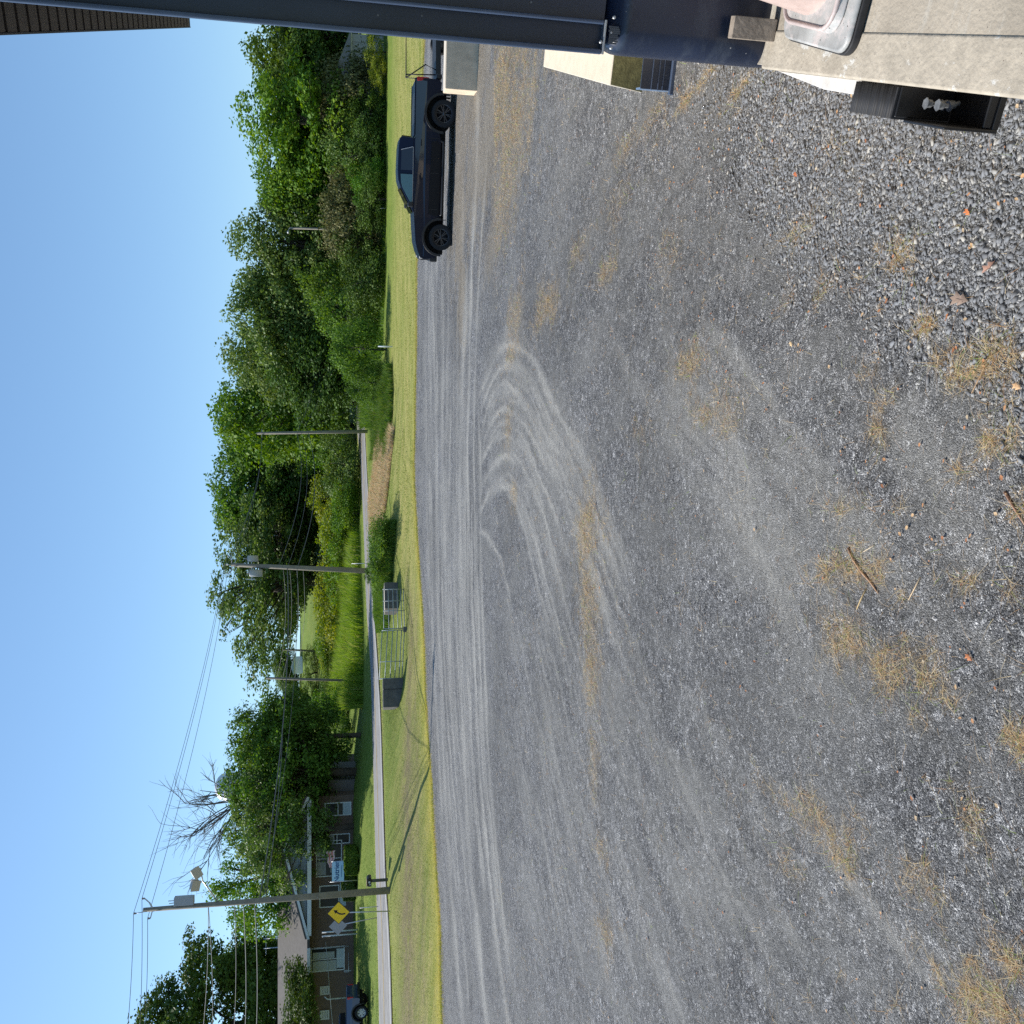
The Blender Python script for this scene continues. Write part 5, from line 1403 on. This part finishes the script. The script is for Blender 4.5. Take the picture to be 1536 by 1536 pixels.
def p2(t, f):
    top = f(1)
    m = MB(); m.tube([tuple(top), tuple(top + Vector((0, 0, .35)))], .03, 6); m.tube([tuple(top + Vector((-.6, 0, .15))), tuple(top + Vector((-.4, 0, -.05))), tuple(top), ], .03, 6); m.tube([tuple(top + Vector((.6, 0, .1))), tuple(top + Vector((.35, 0, -.05))), tuple(top)], .03, 6); m.build('top_bracket', galv, t)
    for s in (-.6, 0, .6): insul(t, top + Vector((s, 0, .15 if s else .33)))
    transformer(t, f(.82) + Vector((-.5, -.1, -.35)), .25, .8); transformer(t, f(.85) + Vector((.5, -.1, -.35)), .22, .65)
    arm_bar(t, f(.86) + Vector((-.9, 0, 0)), f(.86) + Vector((.6, 0, 0)), .06); arm_bar(t, f(.86) + Vector((-.95, -.05, -.25)), f(.86) + Vector((-.95, -.05, .35)), .07)
pl2, b2_, d2_ = pole('utility pole with two grey transformer cans rising from the shrubs by the gate', 847, 347, 857, 66, .2, .13, [p2])
def p3(t, f):
    top = f(1); arm_bar(t, top + Vector((-.35, 0, -.4)), top + Vector((.35, 0, -.4)), .06); insul(t, top + Vector((0, 0, 0)))
pl5, b5_, d5_ = pole('pale utility pole at the bend of the road below the tall trees', 650, 386, 647, 86, .17, .11, [p3])
pl3, b3_, d3_ = pole('dark bare utility pole on the lawn left of the tree gap', 1017, 399, 1021, 79, .12, .09, [])
pl4, b4_, d4_ = pole('thin distant utility pole beside the far white barn', 973, 402, 975, 128, .15, .1, [p3])
pl6, b6_, d6_ = pole('pale utility pole half hidden in foliage above the pickup hood', 342, 434, 345, 83, .1, .09, [])
m = MB(); m.lathe([(0, .1), (.1, .08), (.16, 0), (.12, -.08)], 12, Matrix.Translation(d6_ + Vector((-.35, 0, .1)))); m.bar(d6_, d6_ + Vector((-.35, 0, .12)), .04); m.build('lamp_head', galv, pl6)

def wire(label, a, b, sag, r=.014, grp='overhead wires along the road'):
    a, b = Vector(a), Vector(b); n = 18
    pts = [a.lerp(b, k / n) - Vector((0, 0, sag * 4 * (k / n) * (1 - k / n))) for k in range(n + 1)]
    m = MB(); m.tube(pts, r, 5); o = m.build('power_line', wire_m, fix=False); tag(o, label, 'power line', grp)
T1 = b1_ + d1_; T2 = b2_ + d2_; T5 = b5_ + d5_; T3 = b3_ + d3_; T4 = b4_ + d4_
ends1 = [T1 + Vector((-.06, -.16, .38)), T1 + Vector((.55, -.1, .04)), T1 + Vector((-.35, -.1, -.2))]
ends2 = [T2 + Vector((0, 0, .46)), T2 + Vector((.6, 0, .28)), T2 + Vector((-.6, 0, .28))]
nm3 = ('topmost', 'second highest', 'third highest')
tgtL = [(190, 1560), (209, 1560), (216, 1560)]
for i in range(3):
    wire(nm3[i] + ' wire from the leaning pole to the transformer pole', ends1[i], ends2[i], .35, .012)
    L_ = P(tgtL[i][0], tgtL[i][1], 40)
    wire(nm3[i] + ' wire leaving the leaning pole towards the left edge', ends1[i], L_, .05, .012)
    wire(nm3[i] + ' wire from the transformer pole to the pole at the bend', ends2[i] - Vector((0, 0, .2)), T5 + Vector(((i - 1) * .35, 0, -.4)), .6, .014)
def on(b, d, ix):    # point on a pole at photo row ix
    f = 0.0
    for k in range(200):
        q = b + d * (k / 200); z = q.z
        s, fw, dn = ray(ix, 768)
        if q.z >= H + dn * (q.y / fw): return q
    return b + d
for j, (ixa, ixb, lab, r_) in enumerate([(390, 432, 'thick black cable from the leaning pole to the transformer pole', .03), (396, 446, 'lower thin cable from the leaning pole to the transformer pole', .012)]):
    wire(lab, on(b1_, d1_, ixa), on(b2_, d2_, ixb), .5, r_)
for j, (ixa, ixe, lab) in enumerate([(313, 303, 'upper service wire over the brick building'), (314, 318, 'service wire just below the upper one over the brick building'), (352, 350, 'middle service wire over the brick building roof'),
                                     (366, 367, 'thicker service wire over the brick building roof'), (383, 384, 'lowest service wire over the brick building roof')]):
    wire(lab + ' towards the left edge', on(b1_, d1_, ixa), P(ixe, 1560, 52), .1, .016 if j < 3 else .022)
for j, (ixa, ixb, lab, r_) in enumerate([(418, 446, 'upper telephone cable between transformer pole and road bend pole', .02), (432, 452, 'middle telephone cable between transformer pole and road bend pole', .016), (446, 462, 'lowest telephone cable between transformer pole and road bend pole', .025)]):
    wire(lab, on(b2_, d2_, ixa), on(b5_, d5_, ixb), .9, r_)
wire('cable rising from the bend pole into the dark wood', on(b5_, d5_, 446), P(480, 480, 100), .8, .02)
wire('second cable running from the bend pole into the dark wood', on(b5_, d5_, 452), P(500, 490, 100), .9, .015)
wire('guy wire slanting from the bend pole down to the road edge', on(b5_, d5_, 446), P(532, 612, 92), 0, .015)
for j in range(4):
    wire(('first', 'second', 'third', 'fourth')[j] + ' fanned wire from the transformer pole to the bare lawn pole', on(b2_, d2_, 425 + 10 * j), on(b3_, d3_, 415 + 9 * j), .4, .012)
wire('single wire from the bare lawn pole to the thin distant pole', on(b3_, d3_, 412), T4, .6, .012)
wire('cable crossing in front of the dead topped tree to the bare lawn pole', on(b1_, d1_, 400), on(b3_, d3_, 425), .3, .02)

# ------------------------------------------------------------------ road signs, mailbox
def diamond(label, ix, iy, Y, half, facemat, backmat, show_back, ixb, iyb, rot=0.0, arrow=False):
    b = at(ixb, iyb, Y); c = P(ix, iy, Y); t = thing('road_sign', label, 'road sign', b, rot)
    hz = c[2] - b[2]; dx = c[0] - b[0]
    m = MB(); m.tube([(0, 0.03, -.1), (dx, .03, hz + half * .5)], .028, 8); m.build('post', galv, t)
    r = half * .08; q = half
    def dm(q_, y0, y1):
        mb = MB(); mb.prism([(dx, hz - q_), (dx + q_, hz), (dx, hz + q_), (dx - q_, hz)], y0, y1); return mb
    dm(q, -.012, 0).build('sign_plate', backmat if show_back else mat('sign_black', (.02, .018, .012), .5), t)
    if not show_back:
        dm(q * .93, -.016, -.0125).build('yellow_face', facemat, t)
        pth = [Vector((-.05, -.30)), Vector((-.075, -.17)), Vector((-.05, -.04)), Vector((.02, .07)), Vector((.07, .13))]
        L_, R_ = [], []
        for i, p_ in enumerate(pth):
            dd_ = (pth[min(i + 1, 4)] - pth[max(i - 1, 0)]).normalized(); nn = Vector((-dd_.y, dd_.x)) * .033
            L_.append(p_ + nn); R_.append(p_ - nn)
        mb = MB()
        for i in range(4):
            mb.prism([tuple(R_[i]), tuple(R_[i + 1]), tuple(L_[i + 1]), tuple(L_[i])], -.020, -.0165, Matrix.Translation((dx, 0, hz)))
        mb.prism([(.135, .235), (-.035, .15), (.125, .035)], -.020, -.0165, Matrix.Translation((dx, 0, hz)))
        mb.build('curve_arrow', mat('sign_ink', (.012, .012, .012), .6), t)
    return t
diamond('yellow diamond curve warning sign with black arrow beside the leaning pole', 508, 1369, 43, .53, mat('sign_yellow', (.95, .6, .005), .45), galv, False, 588, 1367)
diamond('grey back of a diamond road sign leaning across the road', 507, 1389, 54, .52, None, mat('sign_back', (.28, .29, .3), .6, metal=.2), True, 557, 1377)
p = at(564, 1360, 52); rod('delineator_stake', 'thin grey stake across the road left of the mailbox', 'stake', *p, 1.1, .02, galv)
mbx = at(585, 1318, 44); hb = P(557, 1318, 44)[2] - mbx[2]
mb_t = thing('mailbox', 'black mailbox with tan top on a dark wooden post before the road', 'mailbox', mbx, 0)
m = MB(); m.box(-.1, .02, -.06, .06, -.2, hb); m.build('post', mat('dark_post', (.09, .085, .07), .9, noise=.3, nscale=8), mb_t, bevel=.01)
m = MB(); m.prism([(-.12 - .14, hb), (.14, hb), (.16, hb + .1), (.12, hb + .2), (-.24, hb + .2), (-.28, hb + .1)], -.14, .3); m.build('box', mat('mailbox_black', (.012, .012, .012), .4), mb_t, bevel=.02)
m = MB(); m.box(-.32, .06, -.16, .32, hb + .205, hb + .235); m.build('lid_board', mat('tan_board', (.5, .36, .24), .8), mb_t, bevel=.005)
m = MB(); m.lathe([(0, .0), (.055, 0.0)], 14, Matrix.Translation((-.05, -.148, hb + .1)) @ Matrix.Rotation(math.radians(90), 4, 'X')); m.lathe([(0, 0), (.035, 0)], 10, Matrix.Translation((-.16, -.148, hb + .06)) @ Matrix.Rotation(math.radians(90), 4, 'X')); m.build('white_mark', mat('white_mark', (.55, .55, .53), .7), mb_t, fix=False)

# ------------------------------------------------------------------ brick building
BY = 68.0
bl_ = P(530, 1600, BY); br_ = P(530, 1192, BY)
zb = gz(br_[0], BY)
bd = thing('brick_building', 'long low brown brick building with grey gable and shingle roof on the lawn', 'building', (0, BY, 0), 0)
def X(iy, Y=BY): return P(530, iy, Y)[0]
def Z(ix, Y=BY, iy=1300): return P(ix, iy, Y)[2]
brick = bpy.data.materials.new('brown_brick'); brick.use_nodes = True
n_, l_ = brick.node_tree.nodes, brick.node_tree.links
bt = n_.new('ShaderNodeTexBrick'); tcx = n_.new('ShaderNodeTexCoord'); mp = n_.new('ShaderNodeMapping'); mp.inputs['Rotation'].default_value = (math.radians(90), 0, 0)
l_.new(tcx.outputs['Object'], mp.inputs[0]); l_.new(mp.outputs[0], bt.inputs['Vector'])
bt.inputs['Color1'].default_value = (.115, .08, .062, 1); bt.inputs['Color2'].default_value = (.15, .1, .075, 1); bt.inputs['Mortar'].default_value = (.2, .17, .15, 1)
bt.inputs['Scale'].default_value = 4.5; bt.inputs['Mortar Size'].default_value = .02; bt.inputs['Brick Width'].default_value = .95; bt.inputs['Row Height'].default_value = .33
l_.new(bt.outputs[0], n_['Principled BSDF'].inputs['Base Color']); n_['Principled BSDF'].inputs['Roughness'].default_value = .9
xl, xr = X(1640), X(1192)
zt = Z(461); ridge = P(417, 1400, BY + 6)[2]
m = MB(); m.box(xl, xr, 0, 11.5, zb - 1.2, zt); m.build('wall', brick, bd)
shing = mat('brown_shingles', (.1, .09, .082), .9, noise=.18, nscale=3, bump=.3, bscale=10)
x0r, x1r = xl - .5, X(1225)
m = MB()
m.prism([(-.7, zt - .02), (5.8, ridge), (12.3, zt - .02), (12.3, zt - .2), (5.8, ridge - .2), (-.7, zt - .2)], x0r, x1r, Matrix.Rotation(math.radians(90), 4, 'Z') @ Matrix.Scale(-1, 4, (0, 1, 0)))
m.build('roof', shing, bd)
m = MB(); m.box(x0r, X(1410), -.74, -.705, zt - .24, zt - .02); m.build('gutter', white_trim, bd)
# front facing gable
gxl, gxr = X(1392, BY - 1.5), X(1196, BY - 1.5); gz0 = Z(460, BY - 1.5); gpk = (X(1262, BY - 1.5), Z(425, BY - 1.5))
GYF = -1.5
m = MB(); m.prism([(gxl + .4, gz0), (gxr - .4, gz0), (gpk[0], gpk[1] - .15)], GYF, 4.5); m.build('gable_siding', mat('blue_grey_siding', (.3, .36, .4), .7, noise=.04, nscale=3), bd)
m = MB()
for k in range(10):
    z = gz0 + .05 + (gpk[1] - gz0 - .3) * k / 10; f = (z - gz0) / (gpk[1] - gz0)
    m.box(gxl + .5 + (gpk[0] - gxl) * f, gxr - .5 - (gxr - gpk[0]) * f, GYF - .02, GYF - .001, z, z + .02)
m.build('siding_lap', MATS['blue_grey_siding'], bd)
m = MB()
def slopebox(a, b, th_, y0, y1):
    ax, az = a; bx, bz = b; d = Vector((bx - ax, bz - az)).normalized(); nn = Vector((-d.y, d.x)) * th_
    return [(ax, az), (bx, bz), (bx + nn.x, bz + nn.y), (ax + nn.x, az + nn.y)]
m.prism(slopebox((gxl - .3, gz0 - .05), gpk, .14, 0, 0), GYF - .5, 5.5); m.build('gable_roof', shing, bd)
m = MB(); m.prism(slopebox(gpk, (gxr + .3, gz0 - .05), .14, 0, 0), GYF - .5, 5.5); m.build('gable_roof', shing, bd)
m = MB(); m.prism(slopebox((gxl - .3, gz0 - .22), (gpk[0], gpk[1] - .17), .17, 0, 0), GYF - .54, GYF - .505); m.prism(slopebox((gpk[0], gpk[1] - .17), (gxr + .3, gz0 - .22), .17, 0, 0), GYF - .54, GYF - .505); m.build('rake_board', white_trim, bd)
m = MB(); m.box(gxl - .1, gxr + .1, GYF - .5, GYF + .02, gz0 - .34, gz0 - .06); m.build('fascia', white_trim, bd)
m = MB(); m.box(gxl, gxr, GYF + .021, -.001, gz0 - .2, gz0 - .061); m.build('soffit', white_trim, bd)
frame_m = white_trim; pane_m = mat('window_glass', (.012, .018, .022), .2, spec=.25)
def window(iy0, iy1, ix0, ix1, nx_=1, ny_=1, panel=None, Yo=-.06):
    a, b = sorted((X(iy0), X(iy1))); z1, z0 = Z(ix0), Z(ix1)
    w = bpy.data.objects.new('window', None); COL.objects.link(w); w.parent = bd; w.location = (0, Yo, 0)
    m = MB(); t_ = .07
    m.box(a, b, 0, .06, z0, z0 + t_); m.box(a, b, 0, .06, z1 - t_, z1); m.box(a, a + t_, .0, .059, z0 + t_ + .001, z1 - t_ - .001); m.box(b - t_, b, .0, .059, z0 + t_ + .001, z1 - t_ - .001)
    for k in range(1, nx_): xx_ = a + (b - a) * k / nx_; m.box(xx_ - .03, xx_ + .03, .005, .055, z0 + t_, z1 - t_)
    for k in range(1, ny_): zz_ = z0 + (z1 - z0) * k / ny_; m.box(a + t_, b - t_, .008, .052, zz_ - .03, zz_ + .03)
    m.build('frame', frame_m, w)
    m = MB(); m.box(a + .03, b - .03, .025, .035, z0 + .03, z1 - .03); m.build('pane', pane_m, w)
    for (fx0, fx1, fz0, fz1, mm) in (panel or []):
        m = MB(); m.box(a + (b - a) * fx0, a + (b - a) * fx1, .012, .02, z0 + (z1 - z0) * fz0, z0 + (z1 - z0) * fz1); m.build('panel', mm, w)
pale = mat('pale_panel', (.42, .5, .54), .6); poster = mat('poster_paper', (.3, .32, .33), .6, noise=.25, nscale=5); blind = mat('blind', (.36, .4, .4), .7, noise=.12, nscale=6)
window(1453, 1417, 466, 517, 2, 1, [(.04, .44, .25, .94, blind), (.54, .8, .3, .94, blind), (.1, .9, .03, .24, pale)])
window(1358, 1325, 479, 509, 2, 1, None)
window(1312, 1258, 474, 513, 2, 1, [(.05, .42, .62, .95, poster), (.55, .93, .66, .95, poster), (.1, .3, .3, .45, poster)])
window(1264, 1249, 486, 525, 1, 2, [(.1, .9, .6, .95, poster)])
window(1222, 1202, 487, 527, 1, 2, [(.05, .95, .02, .32, pale)])
for (a0, a1, lab) in ((1488, 1475, 0), (1525, 1511, 0)):
    m = MB(); a, b = sorted((X(a0), X(a1))); m.box(a, b, -.06, -.02, Z(494), Z(480)); s_ = m.build('wall_placard', mat('placard_white', (.5, .52, .52), .6), bd)
    m = MB()
    for k in range(3): m.box(a + .1, b - .1, -.066, -.061, Z(484) - k * .16 - .03, Z(484) - k * .16); m_ = m
    o_ = m.build('print_line', mat('grey_print', (.12, .12, .12), .7), s_)
m = MB(); m.box(X(1320), X(1357) + .0, -.05, -.01, Z(519), Z(510)) if X(1320) < X(1357) else m.box(X(1357), X(1322), -.05, -.01, Z(519), Z(510)); m.build('door_panel', pale, bd)
pipe = mat('white_pipe', (.55, .6, .62), .5)
m = MB()
m.tube([(X(1415), -.4, Z(461)), (X(1415), -.4, Z(523)), (X(1453), -.4, Z(523)), (X(1453), -.4, Z(517))], .035, 6)
m.tube([(X(1446), -.9, Z(527)), (X(1446), -.9, Z(516))], .035, 6); m.tube([(X(1490), -.5, Z(528)), (X(1490), -.5, Z(492)), (X(1486), -.5, Z(487))], .05, 6)
m.tube([(X(1404), -.6, Z(489)), (X(1540), -.6, Z(500))], .015, 5)
m.build('thin_tubes', pipe, bd)  # thin pale tubes in front of the wall
# grey end wall section right of the brick
xe0, xe1 = X(1192, BY + 1), X(1169, BY + 1)
m = MB(); m.box(xe0 + .01, xe1, 1, 6, zb - 1, Z(492)); m.build('end_annex', mat('dark_annex', (.14, .13, .125), .85, noise=.1, nscale=2), bd)
# low chimney mast behind
mast = thing('roof_mast', 'thin metal antenna mast behind the brown roof', 'antenna', P(440, 1412, 78))
mm_ = MB()
for dx in (-.4, .4): mm_.tube([(dx, 0, -6), (dx, 0, 2.4)], .04, 5)
for z in (.2, 1.1, 2.2): mm_.tube([(-.9, 0, z), (.9, 0, z)], .03, 5)
mm_.build('mast_frame', galv, mast)
def post_pipe(iy, lab):
    x, y, z = P(530, iy, 65)[0], 65, 0
    z = gz(x, 65); rod('pipe_post', lab, 'post', x, 65, z, P(483, iy, 65)[2] - z, .05, pipe)
post_pipe(1395, 'white pipe post before the brick wall, right of its twin'); post_pipe(1401, 'white pipe post before the brick wall, left of its twin')
# banner
ba = thing('banner_sign', 'pale blue banner with dark blue lettering above the clipped hedge', 'banner', (X(1320, 64), 64, Z(516, 64)), 0)
bw = X(1291, 64) - X(1320, 64); bh = Z(498, 64) - Z(516, 64)
m = MB(); m.box(0, bw, 0, .02, 0, bh); m.build('sheet', mat('banner_blue', (.42, .62, .8), .6), ba)
m = MB(); m.tube([(-.03, .01, -1.2), (-.03, .01, bh + .15)], .03, 6); m.tube([(bw + .03, .01, -1.2), (bw + .03, .01, bh + .05)], .03, 6); m.build('banner_post', galv, ba)
def text(s, size, loc, mt, parent, name='lettering', w=None):
    cu = bpy.data.curves.new(name, 'FONT'); cu.body = s; cu.size = size; cu.extrude = .004; cu.materials.append(mt); cu.offset = .008
    o = bpy.data.objects.new(name, cu); COL.objects.link(o); o.parent = parent; o.location = loc; o.rotation_euler = (math.radians(90), 0, 0); cu.align_x = 'CENTER'
    bpy.context.view_layer.update()
    me = bpy.data.meshes.new_from_object(o.evaluated_get(bpy.context.evaluated_depsgraph_get()))
    o2 = bpy.data.objects.new(name, me); COL.objects.link(o2); o2.parent = parent; o2.location = loc; o2.rotation_euler = o.rotation_euler
    bpy.data.objects.remove(o)
    return o2
ink = mat('blue_ink', (.02, .08, .22), .6)
text('Nutrien', bh * .58, (bw / 2, -.008, bh * .42), ink, ba)
m = MB()
for k in range(12): m.box(bw * .2 + k * bw * .05, bw * .2 + k * bw * .05 + bw * .035, -.006, -.001, bh * .16, bh * .26)
m.build('small_print', mat('blue_ink_pale', (.12, .25, .42), .6), ba)
# flag
fg = thing('flag', 'limp pink and red flag hanging from a short staff by the entrance', 'flag', P(492, 1276, 65.5))
m = MB(); m.tube([(.15, .9, .5), (0, 0, 0), (-.1, -.3, -.15)], .02, 6); m.build('staff', galv, fg)
V_ = []; nu, nv = 10, 6
for j in range(nv):
    for i in range(nu):
        u = i / (nu - 1); v = j / (nv - 1); V_.append((-.05 - 1.15 * u, .12 * math.sin(u * 9 + v), .12 - .05 * u - v * .62 * (1 - .55 * u) - .12 * u + .04 * math.sin(u * 12)))
FQ = [(j * nu + i, j * nu + i + 1, (j + 1) * nu + i + 1, (j + 1) * nu + i) for j in range(nv - 1) for i in range(nu - 1)]
mc = MB(); mc.add(V_, [f for k, f in enumerate(FQ) if (k // (nu - 1)) % 2 == 0 or (k % (nu - 1)) > 9], True); mc.build('pale_stripe', mat('flag_pink', (.72, .5, .48), .8), fg, fix=False)
mc = MB(); mc.add(V_, [f for k, f in enumerate(FQ) if (k // (nu - 1)) % 2 == 1], True); mc.build('red_stripe', mat('flag_red', (.6, .2, .18), .8), fg, fix=False)
# clipped hedge
def hedge(label, iy0, iy1, ixt, Y, fm):
    x0, x1 = sorted((X(iy0, Y), X(iy1, Y))); zg = gz((x0 + x1) / 2, Y); h = Z(ixt, Y) - zg
    rng = np.random.RandomState(int(iy0)); n = 9000
    u = rng.uniform(-1, 1, (n, 3)); s = np.abs(u).max(1) ** .0
    ax = rng.randint(0, 3, n); sg = rng.choice([-1, 1], n); u[np.arange(n), ax] = sg * (1 - .06 * rng.rand(n) ** 2)
    r_ = 1 - .10 * (np.abs(u[:, 0]) ** 6 + np.abs(u[:, 2]) ** 6)
    Cc = np.stack([u[:, 0] * (x1 - x0) / 2 * r_, u[:, 1] * .7, (u[:, 2] * r_ + 1) * h / 2 + .06 * np.sin(u[:, 0] * 9)], 1)
    V_, Fc_ = leaf_quads(Cc, u / np.linalg.norm(u, axis=1)[:, None], .1, rng)
    t = thing('hedge', label, 'hedge', ((x0 + x1) / 2, Y, zg)); o = np_mesh('foliage', V_, Fc_, FM[fm], rndattr={'rnd': rng.rand(n)}, parent=t)
hedge('low clipped hedge right of the banner in front of the entrance', 1270, 1309, 516, 63.5, 'maple')
hedge('darker clipped hedge left of and behind the banner', 1306, 1347, 512, 65.2, 'dark')

# silo, barn, far house
si = P(345, 1180, 118)
sl = thing('grain_silo', 'silver domed silo showing above the dead topped tree', 'silo', (si[0], si[1], 0))
rr = 20 / F * 118; zt_ = P(322, 1180, 118)[2]
m = MB(); m.lathe([(rr, 2), (rr, zt_ - rr * .9)], 28); m.build('cylinder', mat('silo_grey', (.4, .42, .45), .6), sl)
m = MB(); m.lathe([(rr * 1.03, zt_ - rr * .9)] + [(rr * 1.03 * math.cos(a), zt_ - rr * .9 + rr * .9 * math.sin(a)) for a in np.linspace(0, 1.57, 8)], 28); m.build('dome', mat('silo_white', (.7, .72, .75), .35, metal=.3), sl)
fb = P(447, 1000, 160)
bn = thing('white_barn', 'small white barn far away in the gap of the trees', 'barn', (fb[0], fb[1], fb[2]))
m = MB(); m.box(-1.2, 1.3, 0, 3, -2, .7); m.build('wall', mat('barn_white', (.75, .72, .66), .8), bn)
m = MB(); m.prism([(-1.4, .7), (.05, 1.2), (1.5, .7)], -.3, 3.3); m.build('roof', mat('barn_roof', (.3, .36, .42), .6), bn)
hx = at(557, 105, 80)
hs = thing('grey_house', 'small grey sided house showing between the trees above the pickup tail', 'house', (hx[0], hx[1], P(558, 100, 80)[2]))
m = MB(); m.box(-2.6, 3.0, 0, 3, -1.5, 1.8); m.build('wall', mat('grey_siding', (.36, .35, .31), .85, noise=.05, nscale=4), hs)
for k in range(7):
    m = MB(); x_ = -2.5 + k * .8; m.box(x_, x_ + .04, -.02, -.001, -.2, 1.75); m.build('batten', mat('batten', (.26, .25, .22), .85), hs)
m = MB(); m.prism([(-2.8, 1.8), (.2, 2.9), (3.2, 1.8)], -.3, 3.3); m.build('roof', mat('grey_roof', (.2, .2, .2), .9), hs)
m = MB(); m.box(-2.3, -1.8, -.05, -.021, .5, 1.3); m.build('window', pane_m, hs)
m = MB(); m.box(-2.65, 3.05, -.04, -.022, 1.7, 1.8); m.build('eave_board', white_trim, hs)

# ------------------------------------------------------------------ larger litter near the camera
def leaf_obj(label, ix, iy, L, rot, colr, curl=.25):
    p = G(ix, iy); z = float(lot_z(np.array([p[0]]), np.array([p[1]]))[0])
    pts = [(-.5, 0), (-.3, .12), (-.12, .3), (.02, .14), (.2, .34), (.3, .12), (.5, .02), (.3, -.12), (.22, -.3), (.02, -.14), (-.14, -.26), (-.3, -.1)]
    vs = [(0, 0, 0)] + [(x * L, y * L, curl * L * (abs(y) * 1.6 + (x + .1) ** 2)) for x, y in pts]
    n = len(pts); m = MB(); m.add(vs, [(0, 1 + i, 1 + (i + 1) % n) for i in range(n)], True)
    o = m.build('fallen_leaf', mat('leaf_' + label.split()[0], colr, .7, noise=.15, nscale=60), fix=False)
    sm = o.modifiers.new('solid', 'SOLIDIFY'); sm.thickness = .0012
    o.location = (p[0], p[1], z + .012); o.rotation_euler = (.25, -.15, rot); tag(o, label, 'leaf', 'larger dead leaves on the gravel')
leaf_obj('pale brown lobed leaf standing proud of the gravel with a black shadow', 1449, 450, .125, 1.2, (.36, .27, .22), .4)
leaf_obj('tan curled leaf alone in the middle of the grey gravel', 1189, 516, .05, .3, (.62, .45, .25))
leaf_obj('pinkish crumpled leaf among coarse gravel near the brown lobed one', 1494, 402, .09, 2.2, (.5, .3, .23), .6)
leaf_obj('rust leaf lying under the straw patch at mid gravel', 1458, 986, .055, .9, (.5, .19, .08))
leaf_obj('orange leaf beside the curb block tip', 953, 133, .09, 1.9, (.65, .2, .07), .5)
leaf_obj('cream curled leaf at the very edge of the gravel near the camera', 1531, 580, .06, 1.0, (.7, .45, .25), .3)
leaf_obj('bright orange leaf in coarse gravel left of the bumper', 1461, 319, .05, .5, (.65, .22, .08), .5)
leaf_obj('reddish leaf just beyond the bumper end', 1199, 262, .05, .5, (.5, .16, .07), .5)
def stick(label, pts, r, colr):
    P3 = []
    for ix, iy in pts:
        p = G(ix, iy); P3.append((p[0], p[1], float(lot_z(np.array([p[0]]), np.array([p[1]]))[0]) + r * .8))
    m = MB(); m.tube(P3, [r * 1.1] + [r] * (len(P3) - 2) + [r * .5], 7); o = m.build('twig', mat('twig_' + label.split()[0], colr, .85, noise=.25, nscale=40), fix=False); tag(o, label, 'twig', 'twigs on the gravel')
stick('reddish stick at the near edge of the gravel', [(1512, 738), (1524, 757), (1545, 790)], .007, (.35, .2, .13))
stick('thick tan root end pointing into the dead grass', [(1274, 822), (1281, 838), (1292, 856), (1306, 872), (1318, 890)], .007, (.45, .27, .16))
stick('forked straw coloured stalk below the root', [(1301, 884), (1294, 900), (1288, 914)], .005, (.55, .4, .2))
stick('thin straw stalk lying right of the root', [(1380, 866), (1372, 882), (1362, 900)], .004, (.6, .45, .28))
stick('short pale stalk above the root', [(1310, 818), (1294, 828)], .004, (.6, .5, .36))
stick('dark thin twig in the dead grass near the left leaf', [(1490, 530), (1478, 560), (1462, 590)], .005, (.3, .2, .12))
m = MB(); m.add([(-.02, -.008, 0), (.02, -.01, 0), (.024, .008, .006), (-.018, .01, .008), (0, 0, .016)], [(0, 1, 4), (1, 2, 4), (2, 3, 4), (3, 0, 4), (0, 3, 2, 1)])
p = G(1405, 928); o = m.build('white_chip', mat('white_stone', (.75, .72, .68), .7)); o.location = (p[0], p[1], .0 + float(lot_z(np.array([p[0]]), np.array([p[1]]))[0])); o.rotation_euler = (0, 0, 1.2); tag(o, 'small bright white stone chip on the grey gravel', 'stone')
